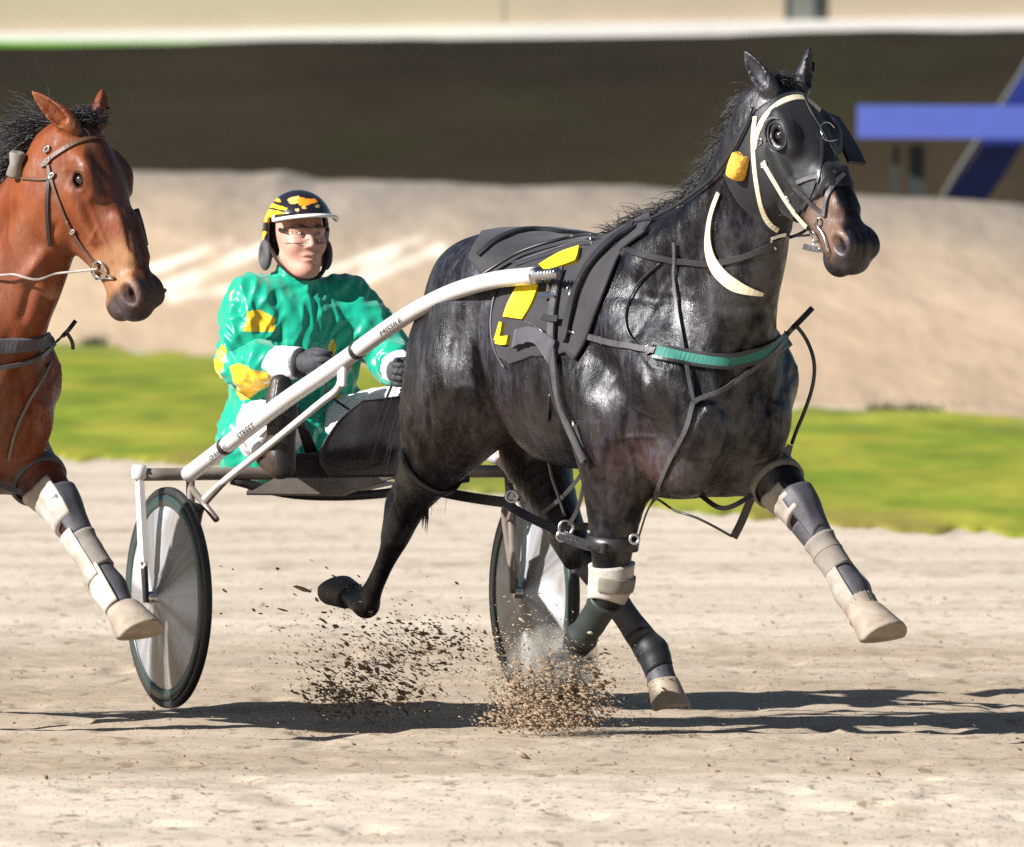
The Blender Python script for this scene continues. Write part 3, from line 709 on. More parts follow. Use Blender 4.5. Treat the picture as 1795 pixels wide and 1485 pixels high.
B2 = make_horse(H2, 'bay', (.80, .105, 1.872), (.24, .135, -.53), (.50, .22, .27),
    [((.0, .06, -.062), (-.07, -.10, .105), (.35, -.9, .1)), ((.0, .06, .062), (-.025, .03, .105), (.75, .5, .1))],
    'reddish brown bay racehorse entering the frame at the left edge beside the sulky wheel')

# manes, forelocks, tails
def crest(s, n, f0, f1, seed):
    g = np.random.default_rng(seed); out = []
    for i in range(n):
        f = g.uniform(f0, f1); c = s.base + (s.poll - s.base) * f; upn = s.hup * 0 + hv(-(s.poll - s.base)[2], 0, (s.poll - s.base)[0]); upn /= np.linalg.norm(upn)
        p, nn, _, _ = s.ltree.ray_cast(Vector(c + upn * .9 + hv(0, g.normal(0, .012), 0)), Vector(-upn), 1.2)
        if p is not None: out.append(np.array(p) - upn * .004)
    return np.array(out)
g = np.random.default_rng(4)
r = crest(B1, 1300, .16, .98, 1); k = len(r)
V, Fs = hair(r, np.stack([g.normal(-.75, .3, k), g.normal(-.45, .3, k), g.normal(.22, .3, k)], 1), .12, 1.5, .0019, 2, .6)
add('mane', V, Fs, M_mane, B1.o, local=True)
r = crest(B1, 320, .0, .25, 11); k = len(r)
V, Fs = hair(r, np.stack([g.normal(-.7, .4, k), g.normal(-.4, .5, k), g.normal(.5, .3, k)], 1), .10, 1.2, .002, 3, .8)
add('mane', V, Fs, M_mane, B1.o, local=True)
rr = np.array([B1.hp(-.01 + g.uniform(-.015, .03), .055 + g.uniform(0, .012), g.uniform(-.045, .045)) for _ in range(170)])
V, Fs = hair(rr, np.stack([g.normal(.2, .5, 170), g.normal(0, .6, 170), g.normal(.8, .3, 170)], 1), .06, 1.9, .0024, 5, .7)
add('forelock', V, Fs, M_mane, B1.o, local=True)
r = crest(B2, 2000, .25, .99, 6); k = len(r)
V, Fs = hair(r, np.stack([g.normal(-.7, .28, k), g.normal(-.35, .3, k), g.normal(.42, .25, k)], 1), .21, 1.1, .0019, 7, .7)
add('mane', V, Fs, M_mane, B2.o, local=True)
rr = np.array([B2.hp(-.015 + g.uniform(-.02, .035), .06 + g.uniform(0, .015), g.uniform(-.055, .055)) for _ in range(320)])
V, Fs = hair(rr, np.stack([g.normal(-.2, .5, 320), g.normal(0, .5, 320), g.normal(.9, .3, 320)], 1), .075, 1.8, .0022, 8, .8)
add('forelock', V, Fs, M_mane, B2.o, local=True)
for s, sd in ((B1, 9), (B2, 10)):
    g = np.random.default_rng(sd); n = 420
    rr = np.stack([g.normal(-1.045, .012, n), g.normal(0, .022, n), g.normal(1.36, .03, n)], 1)
    V, Fs = hair(rr, np.stack([g.normal(-.42, .06, n), g.normal(-.20, .07, n), g.normal(-.55, .1, n)], 1), .62, 1.4, .0036, sd, .12, 9)
    add('tail', V, Fs, M_mane, s.o, local=True)
# ================================================================ sulky
M_alu = mat('white_metal', (.62, .60, .60), .38, spec=.5, col2=(.50, .47, .44), vscale=5, coat=.15, var=.12, detail=9)
M_steel = mat('steel', (.55, .54, .55), .28, metal=1.0, rvar=.1, vscale=30)
M_dullsteel = mat('dull_tube', (.20, .165, .14), .45, metal=.3, var=.25, vscale=12)
M_tyre = mat('tyre_rubber', (.016, .016, .016), .6, var=.3, vscale=20)
M_rim = mat('green_rim', (.028, .045, .038), .35, spec=.5, var=.2, vscale=8)
def disc_mat():
    """grey plastic cover with reflections painted on in rays, and mud"""
    m = mat('wheel_cover', (.2, .2, .2), .3, spec=.5, coat=.15); nt = m.node_tree; N, L = nt.nodes, nt.links; b = N['Principled BSDF']; tc = N.new('ShaderNodeTexCoord')
    sp = N.new('ShaderNodeSeparateXYZ'); L.new(tc.outputs['Object'], sp.inputs[0])
    zz = N.new('ShaderNodeMath'); zz.operation = 'SUBTRACT'; L.new(sp.outputs['Z'], zz.inputs[0]); zz.inputs[1].default_value = .362
    cb = N.new('ShaderNodeCombineXYZ'); L.new(sp.outputs['X'], cb.inputs['X']); L.new(zz.outputs[0], cb.inputs['Y']); nm = N.new('ShaderNodeVectorMath'); nm.operation = 'NORMALIZE'; L.new(cb.outputs[0], nm.inputs[0])
    def nz(src, sc, lo, hi, det=4):
        n = N.new('ShaderNodeTexNoise'); n.inputs['Scale'].default_value = sc; n.inputs['Detail'].default_value = det; L.new(src, n.inputs['Vector']); r = N.new('ShaderNodeMapRange'); r.inputs['From Min'].default_value = lo; r.inputs['From Max'].default_value = hi; L.new(n.outputs['Fac'], r.inputs['Value']); return r.outputs[0]
    rays = nz(nm.outputs[0], 1.7, .40, .62, 5); mud = nz(tc.outputs['Object'], 5, .50, .70, 8)
    x = N.new('ShaderNodeMix'); x.data_type = 'RGBA'; L.new(rays, x.inputs['Factor']); x.inputs['A'].default_value = (.15, .14, .135, 1); x.inputs['B'].default_value = (.46, .48, .53, 1)  # pale rays stand for sand and sky reflected in the cover
    y = N.new('ShaderNodeMix'); y.data_type = 'RGBA'; L.new(mud, y.inputs['Factor']); L.new(x.outputs['Result'], y.inputs['A']); y.inputs['B'].default_value = (.20, .175, .15, 1); L.new(y.outputs['Result'], b.inputs['Base Color'])
    return m
M_disc = disc_mat()
M_blackfab = mat('black_nylon', (.016, .014, .014), .55, var=.35, vscale=9, bump=.004, bscale=22, sheen=.1)
M_darkplastic = mat('dark_plastic', (.02, .018, .018), .4, var=.3, vscale=12)
M_ink = mat('lettering_ink', (.05, .05, .065), .6)
sul = empty('racing_sulky', SU)
tag(sul, 'white two-wheeled racing sulky with solid disc wheels carrying the driver', 'sulky')
WR = .362
def wheel(v):
    c = np.array(SU.w(0, v, WR)); ax = SU.l
    V, Fs = lathe(c, ax, [(WR - .024, -.010), (WR - .018, -.014), (WR - .008, -.013), (WR, -.008), (WR + .001, 0), (WR, .008), (WR - .008, .013), (WR - .018, .014), (WR - .024, .010)], 96)
    w = add('wheel', V, Fs, M_tyre, sul)
    V, Fs = lathe(c, ax, [(WR - .025, -.011), (WR - .027, -.017), (WR - .058, -.018), (WR - .062, -.014), (WR - .062, .014), (WR - .058, .018), (WR - .027, .017), (WR - .025, .011)], 96); add('rim', V, Fs, M_rim, w)
    for sg in (-1, 1):
        V, Fs = lathe(c, ax * sg, [(WR - .060, .012), (WR - .08, .0175), (.22, .026), (.10, .036), (.045, .043), (.036, .048), (.002, .048)], 96); add('disc', V, Fs, M_disc, w)
    V, Fs = lathe(c, ax, [(.002, -.075), (.014, -.075), (.022, -.066), (.022, -.045), (.03, -.042), (.03, .042), (.022, .045), (.022, .066), (.014, .075), (.002, .075)], 24); add('hub', V, Fs, M_steel, w)
    return c
HW = .65
c1, c2 = wheel(-HW), wheel(HW)
up = np.array([0, 0, 1.0]); l = np.array(SU.l); h = np.array(SU.h)
def sw(u, v, w): return np.array(SU.w(u, v, w))
# axle arch and the forks on both sides of each wheel
zt = .765
V, Fs = tube([sw(-.02, -HW - .085, zt), sw(-.02, -.3, zt), sw(-.02, 0, zt - .005), sw(-.02, .3, zt), sw(-.02, HW + .085, zt)], .021, 12, 6); add('axle_arch', V, Fs, M_dullsteel, sul)
for sg in (-1, 1):
    vo, vi = sg * (HW + .095), sg * (HW - .085)
    def flat(a, b, w0, w1, th): # flat bar tapering from a to b, thin along v
        return sweep([a, a * .5 + b * .5, b], [(-.5, -th / 2), (.5, -th / 2), (.5, th / 2), (-.5, th / 2)], N0=[l] * 3, scale=None) if False else (np.concatenate([np.array([p + h * w * s + l * t for s in (-.5, .5) for t in (-th / 2, th / 2)]) for p, w in ((a, w0), (b, w1))]), [(0, 1, 3, 2), (4, 6, 7, 5), (0, 4, 5, 1), (2, 3, 7, 6), (0, 2, 6, 4), (1, 5, 7, 3)])
    a, b, c = sw(-.02, vo, zt + .02), sw(-.005, sg * (HW + .086), .48), sw(0, sg * (HW + .078), WR)
    V, Fs = join(flat(a, b, .034, .048, .018), torus(b, l, .018, .006)); f = add('outer_fork', V, Fs, M_alu, sul, smooth=False)
    V, Fs = flat(b + up * .02, c - up * .015, .036, .026, .012); add('fork_plate', V, Fs, M_darkplastic, f, smooth=False)
    V, Fs = lathe(a, up, [(.002, .012), (.02, .012), (.026, .0), (.026, -.03), (.02, -.035)], 20); add('fork_cap', V, Fs, M_alu, f)
    a, c = sw(-.02, vi, zt), sw(0, vi + sg * .012, WR)
    V, Fs = join(tube([a, a * .4 + c * .6 + h * .01, c], .015, 10), tube([a * .9 + c * .1, sw(.16, vi - sg * .02, .62)], .011, 8)); add('inner_fork', V, Fs, M_dullsteel, sul)

# seat, seat pan and mud flap
def su_patch(A, B, n=10, m=10, th=.006):
    """A, B: lists of (px, py, u) for two opposite edges"""
    def curve(C): return crom(np.array([SU.pu(*c) for c in C]), n)
    P, Q = curve(A), curve(B); k = np.linspace(0, 1, m + 1)
    X = P[:, None] * (1 - k[None, :, None]) + Q[:, None] * k[None, :, None]; a, b = X.shape[:2]; N = np.cross(X[-1, 0] - X[0, 0], X[0, -1] - X[0, 0]); N /= np.linalg.norm(N)
    V = np.concatenate([X.reshape(-1, 3), X.reshape(-1, 3) - N * th]); Fs = []; ix = np.arange(a * b).reshape(a, b); o = a * b
    for i in range(a - 1):
        for j in range(b - 1):
            q = (ix[i, j], ix[i + 1, j], ix[i + 1, j + 1], ix[i, j + 1]); Fs += [q, tuple(x + o for x in q[::-1])]
    E = list(ix[:, 0]) + list(ix[-1, 1:]) + list(ix[-2::-1, -1]) + list(ix[0, -2:0:-1])
    for x, y in zip(E, E[1:] + E[:1]): Fs.append((x, y, y + o, x + o))
    return V, [tuple(int(i) for i in q) for q in Fs]
def rbox(c, s, r=.02, seg=3):
    bm = bmesh.new(); bmesh.ops.create_cube(bm, size=1)
    for v in bm.verts: v.co = Vector((v.co.x * s[0], v.co.y * s[1], v.co.z * s[2]))
    bmesh.ops.bevel(bm, geom=bm.edges[:], offset=r, segments=seg, affect='EDGES', profile=.5)
    V = np.array([v.co[:] for v in bm.verts]); bm.verts.index_update(); Fs = [tuple(v.index for v in f.verts) for f in bm.faces]; bm.free()
    W = np.array(c) + V[:, :1] * h + V[:, 1:2] * l + V[:, 2:] * up
    return W, Fs
V, Fs = rbox(sw(-.25, -.03, .775), (.36, .40, .07), .03); seat = add('seat', V, Fs, M_blackfab, sul)
V, Fs = rbox(sw(-.44, -.03, .87), (.05, .34, .16), .02); add('backrest', V, Fs, M_blackfab, seat)
V, Fs = join(su_patch([(432, 868, .05), (478, 842, .02)], [(600, 870, .05), (694, 838, .02)], th=.012), su_patch([(432, 868, .05), (440, 856, -.3)], [(600, 870, .05), (690, 850, -.3)], th=.012)); add('seat_pan', V, Fs, M_dullsteel, sul, smooth=False)
V, Fs = tube([sw(-.02, -.42, zt - .02), sw(.0, -.2, zt - .07), sw(.0, .1, zt - .07), sw(-.02, .42, zt - .02)], .016, 10); add('seat_bracket', V, Fs, M_darkplastic, sul)
V, Fs = su_patch([(636, 702, .22), (590, 745, .22), (560, 800, .2), (575, 838, .1)], [(712, 694, .24), (716, 740, .24), (714, 790, .24), (708, 836, .1)], n=8, m=16)
V = V + .012 * np.array(SU.h) * fbm(V * 7, 5, 3)[:, None]; flap = add('mud_flap', V, Fs, M_blackfab, sul)
V, Fs = su_patch([(508, 712, .12), (528, 770, .1), (545, 838, .06)], [(524, 712, .12), (560, 795, .1), (600, 838, .06)], n=8, m=6); add('flap_strap', V, Fs, M_blackfab, flap)
V, Fs = su_patch([(498, 800, .14), (505, 838, .08)], [(600, 790, .14), (600, 838, .08)], n=8, m=12); V = V + .015 * np.array(SU.h) * fbm(V * 8, 6, 3)[:, None]; add('lower_flap', V, Fs, M_blackfab, flap)

# shafts: near one measured from the picture at its real distance, far one mirrored across the sulky
def shaft_y(px):
    return np.interp(px, [330, 1010], [1.98, -.24])
SHP = [(330, 832), (385, 790), (445, 745), (505, 694), (560, 664), (615, 622), (680, 575), (730, 540), (800, 506), (868, 487), (938, 483)]
P1 = np.array([at_y(px, py, shaft_y(px)) for px, py in SHP])
hit = []
for i, (px, py) in enumerate(SHP):       # keep the shaft clear of the horse's thigh
    p, nn, _, _ = B1.tree.ray_cast(CAM, ray(px, py), 80)
    if p is not None and i < len(SHP) - 2 and P1[i][1] > p.y - .05: P1[i] = at_y(px, py, p.y - .05)
P1[1:-1] = .25 * P1[:-2] + .5 * P1[1:-1] + .25 * P1[2:]
def mirror(P):
    Q = SU.loc(P); Q[:, 1] = -Q[:, 1] ; return SU.wa(Q)
PL = crom(P1, 6)
for P, near in ((PL, True), (mirror(PL), False)):
    if not near:
        k = np.linspace(0, 1, len(P))[:, None]; tgt = np.array(H1.w(-.02, .40, 1.42)); P = P + k * (tgt - P[-1])
    V, Fs = sweep(P, circ(.0275, 14)); sh = add('shaft', V, Fs, M_alu, sul)
    T = P[-1] - P[-2]; T /= np.linalg.norm(T)
    q = [P[-1] + T * x for x in np.linspace(-.004, .135, 60)]; rr = [.0135 + .0045 * math.sin(i * .78) for i in range(60)]
    V, Fs = sweep(q, circ(1, 12), scale=rr); V2, F2 = sweep([P[-1] - T * .002, P[-1] + T * .022], circ(.026, 14)); V, Fs = join((V, Fs), (V2, F2)); add('threaded_tip', V, Fs, M_steel, sh)
    for f0 in (.13, .52):
        i = int(f0 * len(P)); T2 = P[i + 1] - P[i - 1]; T2 /= np.linalg.norm(T2); V, Fs = sweep([P[i] - T2 * .012, P[i] + T2 * .012], circ(.0295, 14)); add('clamp_band', V, Fs, M_darkplastic, sh)
    # lower stay and its bracket
    if near:
        st = [(347, 886), (400, 838), (470, 782), (560, 708), (590, 684), (600, 662), (610, 640)]
        S = np.array([at_y(px, py, np.interp(px, [347, 610], [2.02, shaft_y(610) + .02])) for px, py in st])
    else:
        Q = SU.loc(S); Q[:, 1] = -Q[:, 1]; S = SU.wa(Q)
    V, Fs = tube(S, .0125, 10); add('stay', V, Fs, M_alu, sul)
    i = int(.47 * len(P)); V, Fs = rbox(P[i] - up * .045 + h * .01, (.05, .02, .07), .006); add('stay_bracket', V, Fs, M_alu, sh)
    e = S[0]; V, Fs = join(tube([e, e + up * -.05 - h * .03, sw(0, (-1 if near else 1) * (HW - .07), WR + .03)], .014, 10), tube([S[1], e + h * .05 + up * .0, e + up * -.06], .010, 8)); add('wheel_brace', V, Fs, M_dullsteel, sul)
# foot rests on the shafts
for sg in (-1, 1):
    if sg < 0: a, b, c = (np.array(at_y(x, y, yy)) for x, y, yy in ((455, 772, 1.62), (482, 745, 1.6), (489, 728, 1.6)))
    else:
        Q = SU.loc(np.array([a, b, c])); Q[:, 1] = -Q[:, 1]; a, b, c = SU.wa(Q)
    V, Fs = tube([a, b, c], .011, 8); add('foot_rest', V, Fs, M_alu, sul)

def lettering(txt, px0, py0, px1, py1, size, parent, P, lift=.0275, shear=.25):
    """flat letters lying on the shaft's near side, running along it"""
    cu = bpy.data.curves.new('lettering', 'FONT'); cu.body = txt; cu.size = 1; cu.shear = shear; cu.extrude = 0
    ob = bpy.data.objects.new('lettering_source', cu); scene.collection.objects.link(ob)
    dg = bpy.context.evaluated_depsgraph_get(); me = bpy.data.meshes.new_from_object(ob.evaluated_get(dg)); bpy.data.objects.remove(ob)
    bm = bmesh.new(); bm.from_mesh(me); bmesh.ops.subdivide_edges(bm, edges=[e for e in bm.edges if e.calc_length() > .25], cuts=3); bmesh.ops.triangulate(bm, faces=bm.faces[:])
    co = np.array([v.co[:] for v in bm.verts]); bm.verts.index_update(); Fs = [tuple(v.index for v in f.verts) for f in bm.faces]; bm.free()
    px = project(P); d = np.array([np.hypot(*(q - (px0, py0))) for q in px]); e = np.array([np.hypot(*(q - (px1, py1))) for q in px]); i0, i1 = int(d.argmin()), int(e.argmin())
    seg = P[min(i0, i1):max(i0, i1) + 1]; L = np.concatenate([[0], np.cumsum(np.linalg.norm(np.diff(seg, axis=0), axis=1))]); T, _, _ = frames_along(seg)
    s = (co[:, 0] - co[:, 0].min()) / (np.ptp(co[:, 0])) * L[-1]
    c = np.stack([np.interp(s, L, seg[:, i]) for i in range(3)], 1); tt = np.stack([np.interp(s, L, T[:, i]) for i in range(3)], 1)
    view = np.array(CAM) - c; view -= tt * (view * tt).sum(1, keepdims=True); view /= np.linalg.norm(view, axis=1, keepdims=True); side = np.cross(view, tt); side *= np.sign(side[:, 2:3])
    a = ((co[:, 1] - .36) * size / lift)[:, None]; V = c + (lift + .0012) * (view * np.cos(a) + side * np.sin(a))
    return add('lettering', V, Fs, M_ink, parent, smooth=False)
nsh = [o for o in sul.children if o.name.startswith('shaft')][0]
lettering('MISSILE', 672, 580, 714, 550, .020, nsh, PL)
lettering('STREET', 424, 762, 458, 734, .025, nsh, PL)
lettering('CP RACING', 376, 797, 408, 772, .019, nsh, PL)
# ================================================================ driver
HC = hv(-.27, -.075, 1.545)
SH = {-1: hv(-.30, -.255, 1.335), 1: hv(-.30, .115, 1.335)}
EL = {-1: hv(-.26, -.30, 1.12), 1: hv(-.16, .20, 1.14)}
WRI = {-1: hv(-.015, -.185, 1.128), 1: hv(.06, .15, 1.10)}
HA = {-1: hv(.065, -.15, 1.125), 1: hv(.14, .13, 1.09)}
HIP = {-1: hv(-.28, -.17, .88), 1: hv(-.28, .04, .89)}
KN = {-1: hv(.08, -.36, .93), 1: hv(.10, .17, .985)}
AN = {-1: hv(.44, -.455, .83), 1: hv(.44, .38, .83)}
M_skin = mat('skin', (.52, .265, .20), .48, spec=.4, var=.14, vscale=26, bump=.0006, bscale=160)
def satin():
    m = mat('satin', rough=.31, spec=.42, attr=True, var=.08, vscale=25, sheen=.25); nt = m.node_tree; N, L = nt.nodes, nt.links; b = N['Principled BSDF']; tc = N.new('ShaderNodeTexCoord'); prev = None
    for sc, st, dist, typ in ((5, (1, 1.1, .30), .022, 'FBM'), (9, (1.1, 1.2, .40), .010, 'RIDGED_MULTIFRACTAL'), (20, (1, 1.2, .3), .003, 'FBM')):
        w = N.new('ShaderNodeTexNoise'); w.inputs['Scale'].default_value = 4; L.new(tc.outputs['Object'], w.inputs['Vector'])
        mp = N.new('ShaderNodeMapping'); mp.inputs['Scale'].default_value = st; mp.inputs['Rotation'].default_value = (.5, .3, 0); L.new(tc.outputs['Object'], mp.inputs['Vector'])
        a = N.new('ShaderNodeVectorMath'); a.operation = 'MULTIPLY_ADD'; L.new(w.outputs['Color'], a.inputs[0]); a.inputs[1].default_value = (.10, .10, .10); L.new(mp.outputs[0], a.inputs[2])
        n = N.new('ShaderNodeTexNoise'); n.noise_type = typ; n.inputs['Scale'].default_value = sc; n.inputs['Detail'].default_value = 1.2; L.new(a.outputs[0], n.inputs['Vector'])
        bp = N.new('ShaderNodeBump'); bp.inputs['Strength'].default_value = .8; bp.inputs['Distance'].default_value = dist; L.new(n.outputs['Fac'], bp.inputs['Height'])
        if prev is not None: L.new(prev, bp.inputs['Normal'])
        prev = bp.outputs[0]
    L.new(prev, b.inputs['Normal']); return m
M_satin = satin()
M_whitecloth = mat('white_cloth', (.72, .70, .72), .8, var=.06, vscale=8, bump=.002, bscale=40)
M_glove = mat('grey_glove', (.035, .035, .042), .75, var=.3, vscale=60, bump=.001, bscale=200)
M_boot = mat('brown_boot', (.040, .026, .018), .5, var=.35, vscale=14, bump=.002, bscale=40)
M_helmet = mat('helmet_shell', rough=.16, spec=.5, attr=True, coat=.6)
M_pad = mat('grey_padding', (.06, .058, .062), .7, var=.25, vscale=40)
M_whitetrim = mat('white_trim', (.75, .74, .72), .4)
M_lens = bpy.data.materials.new('clear_lens'); M_lens.use_nodes = True
_n, _l = M_lens.node_tree.nodes, M_lens.node_tree.links; _t = _n.new('ShaderNodeBsdfTransparent'); _g = _n.new('ShaderNodeBsdfGlossy'); _g.inputs['Roughness'].default_value = .08; _m = _n.new('ShaderNodeMixShader'); _m.inputs[0].default_value = .035
_l.new(_t.outputs[0], _m.inputs[1]); _l.new(_g.outputs[0], _m.inputs[2]); _l.new(_m.outputs[0], _n['Material Output'].inputs['Surface'])
def person_body():
    v = Vol((-.5, -.62, .66), (.72, .52, 1.76), .0042)
    h0 = HC
    def p(x, y, z): return h0 + hv(x, y, z)
    v.chain([(-.34, -.07, .84, .12), (-.34, -.07, .98, .105), (-.34, -.07, 1.15, .10), (-.335, -.07, 1.27, .09)], k=.05, sv=1.3)
    v.chain([(*(SH[-1] + hv(0, .03, -.02)), .045), (-.305, -.07, 1.34, .05), (*(SH[1] + hv(0, -.03, -.02)), .045)], k=.04)
    v.chain([(-.30, -.07, 1.35, .052), (*p(-.015, 0, -.10), .052), (*p(-.01, 0, -.02), .055)], k=.03)
    for g in (-1, 1):
        v.chain([(*SH[g], .058), (*(SH[g] * .5 + EL[g] * .5), .05), (*EL[g], .042), (*(EL[g] * .5 + WRI[g] * .5), .04), (*WRI[g], .028)], k=.03)
        d = HA[g] - WRI[g]; v.chain([(*WRI[g], .027), (*(WRI[g] + d * .6), .032), (*HA[g], .026)], k=.02)
        v.chain([(*HIP[g], .095), (*(HIP[g] * .5 + KN[g] * .5), .078), (*KN[g], .058), (*(KN[g] * .5 + AN[g] * .5), .054), (*AN[g], .04)], k=.04)
        v.chain([(*AN[g], .038), (*(AN[g] + hv(.06, -.0, .04)), .036), (*(AN[g] + hv(.065, 0, .18)), .03)], k=.02)
    # head
    v.ell(p(-.012, 0, .025), (.098, .077, .10), k=.03)
    v.ell(p(.022, 0, -.05), (.070, .059, .085), k=.03)
    v.ell(p(.062, 0, -.112), (.028, .030, .022), k=.03)
    v.chain([(*p(.0, -.055, -.075), .016), (*p(.045, -.03, -.115), .014), (*p(.06, 0, -.12), .014), (*p(.045, .03, -.115), .014), (*p(.0, .055, -.075), .016)], k=.03)
    for g in (-1, 1):
        v.ell(p(.052, g * .042, -.03), (.032, .026, .03), k=.025)
        v.ell(p(.088, g * .031, .006), (.018, .019, .013), k=.012, cut=True)
        v.chain([(*p(.08, g * .012, .022), .008), (*p(.079, g * .035, .026), .009), (*p(.062, g * .055, .018), .009)], k=.014)
        v.chain([(*p(.083, g * .02, .012), .004), (*p(.0845, g * .033, .0155), .0045), (*p(.074, g * .046, .01), .004)], k=.006)
        v.chain([(*p(.082, g * .02, .000), .003), (*p(.083, g * .033, -.003), .0035), (*p(.073, g * .046, .002), .003)], k=.006)
        v.ell(p(.092, g * .012, -.036), (.012, .009, .008), k=.008)
        v.ell(p(.096, g * .008, -.043), (.006, .004, .004), k=.004, cut=True)
    v.chain([(*p(.080, 0, .018), .008), (*p(.094, 0, -.008), .009), (*p(.106, 0, -.031), .0105)], k=.012)
    v.ell(p(.084, 0, -.065), (.014, .028, .0075), k=.008); v.ell(p(.082, 0, -.081), (.014, .023, .0085), k=.008)
    v.ell(p(.098, 0, -.0725), (.016, .023, .0024), k=.004, cut=True)
    V, Fs = v.mesh(); return relax(V, Fs, 1, .35), Fs
V, Fs = person_body()
drv = add('person', V, Fs, M_skin, None, SU, local=True)
tag(drv, 'seated driver in green and yellow silks, striped helmet and grey gloves, holding the reins', 'person')
for g in (-1, 1):
    V, Fs = ball(HC + hv(.0745, g * .032, .006), .0118); e = add('eye', V, Fs, mat('eye_white', (.30, .26, .24), .3), drv, local=True)
    V, Fs = ball(HC + hv(.0825, g * .032 + .0012, .0065), .0052); add('iris', V, Fs, M_eye, e, local=True)
    V, Fs = tube([HC + hv(.088, g * .014, .026), HC + hv(.089, g * .032, .032), HC + hv(.072, g * .05, .026)], [.002, .004, .002], 6); add('eyebrow', V, Fs, mat('brow_hair', (.08, .05, .03), .8), drv, local=True)
def lips(P): pass
# ---- jacket
def jacket():
    v = Vol((-.62, -.66, .72), (.30, .48, 1.50), .0042)
    v.loft((-.33, -.075, 0), (0, 0, 1), (1, 0, 0), [(.745, .19, -.13, .205), (.80, .20, -.155, .235), (.88, .17, -.165, .25), (.98, .15, -.15, .215), (1.08, .15, -.135, .203), (1.2, .155, -.13, .215), (1.30, .14, -.115, .21), (1.37, .105, -.085, .165), (1.405, .085, -.06, .09)], k=.03, cap=.03, p=2.3)
    for g in (-1, 1):
        m = SH[g] * .5 + EL[g] * .5; q = EL[g] * .55 + WRI[g] * .45
        v.chain([(*(SH[g] + hv(0, -g * .02, .0)), .074), (*(m + hv(0, g * .0, 0)), .071), (*(EL[g] + hv(-.0, 0, 0)), .068), (*q, .063)], k=.055)
    v.chain([(-.30, -.07, 1.385, .07), (-.29, -.072, 1.425, .066)], k=.03)
    v.ell((-.28, -.073, 1.46), (.062, .06, .06), k=.01, cut=True)
    v.ell((.0, .10, .80), (.24, .20, .165), k=.02, cut=True)
    V, Fs = v.mesh(); return V, Fs
V, Fs = jacket(); N = normals(V, Fs)
def folds(P, N):
    """creases: ridged noise stretched down the body and around the arms"""
    q = P + .035 * np.stack([fbm(P * 4, 51, 2), fbm(P * 4, 52, 2), fbm(P * 4, 53, 2)], -1)
    a = 1 - np.abs(fbm(q * (14, 16, 4.5), 61, 1)); b = 1 - np.abs(fbm(q @ np.array([[1, 0, 0], [0, .8, .6], [0, -.6, .8]]) * (22, 28, 8), 63, 1))
    c = fbm(q * (22, 22, 15), 66, 2)
    a, b = 1 - a, 1 - b; d = np.abs(fbm(q @ np.array([[.8, 0, .6], [0, 1, 0], [-.6, 0, .8]]) * (12, 32, 32), 68, 1))
    return .020 * (.5 - np.sqrt(a * a + .0012)) + .014 * (.5 - np.sqrt(b * b + .0012)) + .011 * (.5 - np.sqrt(d * d + .0012))
hem = 1 + .6 * sstep(.92, .8, V[:, 2])
V0 = V.copy(); V = V + N * (folds(V, N) * hem)[:, None]; V = relax(V, Fs, 1, .3)
jk = add('jacket', V, Fs, M_satin, drv, local=True)
def inpoly(Q, poly):
    x, y = Q[:, 0], Q[:, 1]; r = np.zeros(len(Q), bool); P = list(poly)
    for (x0, y0), (x1, y1) in zip(P, P[1:] + P[:1]):
        c = (y0 > y) != (y1 > y); r ^= c & (x < (x1 - x0) * (y - y0) / (y1 - y0 + 1e-12) + x0)
    return r
GREEN, YEL = hv(.0, .30, .185), hv(.80, .47, .015)
W = SU.wa(V0); Q = project(W); NW = normals(W, Fs); face = (NW * (np.array(CAM) - W)).sum(1) > -8
C = np.tile(GREEN, (len(V), 1))
near = face
for poly in ([(426, 582), (434, 548), (456, 543), (482, 560), (480, 581)], [(404, 642), (424, 638), (450, 648), (500, 655), (508, 664), (462, 676), (438, 700), (426, 702)], [(366, 700), (380, 625), (392, 604), (400, 612), (392, 660), (382, 712), (374, 745)], [(576, 606), (581, 592), (588, 606), (586, 632), (574, 628)]):
    C[inpoly(Q, poly) & near] = YEL
bk = V[:, 0] + .33 < -.085 - .05 * np.abs(V[:, 2] - 1.03); C[bk & (V[:, 2] < 1.19) & (V[:, 2] > .8) & (np.abs(V[:, 1] + .075) < .235 - .25 * np.abs(V[:, 2] - 1.0))] = YEL
lf = (V[:, 1] > -.02) & (V[:, 2] < 1.02) & (np.abs(V[:, 1] - .06) + .6 * np.abs(V[:, 2] - .96) < .07) & face; C[lf] = YEL * .8
set_col(jk, C)
# collar, zip line
V, Fs = torus(HC + hv(-.02, .0, -.135), (.25, 0, 1), .062, .013, 32, 10); add('collar', V, Fs, mat('green_collar', GREEN * .9, .4, var=.15, vscale=30), jk, local=True)
# ---- white sleeve ends, trousers, gloves, boots
for g in (-1, 1):
    q = EL[g] * .62 + WRI[g] * .38; d = WRI[g] - EL[g]
    V, Fs = tube([q, EL[g] * .3 + WRI[g] * .7, WRI[g] + d * .02], [.066, .056, .05], 28, 10)
    V = np.array(V); c = q; V = V + .004 * fbm(V * 24, 71, 2)[:, None]; add('sleeve_end', V, Fs, M_whitecloth, drv, local=True)
    V, Fs = tube([WRI[g] + d * .0, WRI[g] + d * .06], [.0515, .046], 24, 4); add('cuff', V, Fs, M_pad, drv, local=True)
v = Vol((-.5, -.62, .66), (.62, .52, 1.05), .0045)
for g in (-1, 1):
    v.chain([(*HIP[g], .115), (*(HIP[g] * .5 + KN[g] * .5), .098), (*KN[g], .076), (*(KN[g] * .55 + AN[g] * .45), .068), (*(AN[g] * .9 + KN[g] * .1), .05)], k=.04)
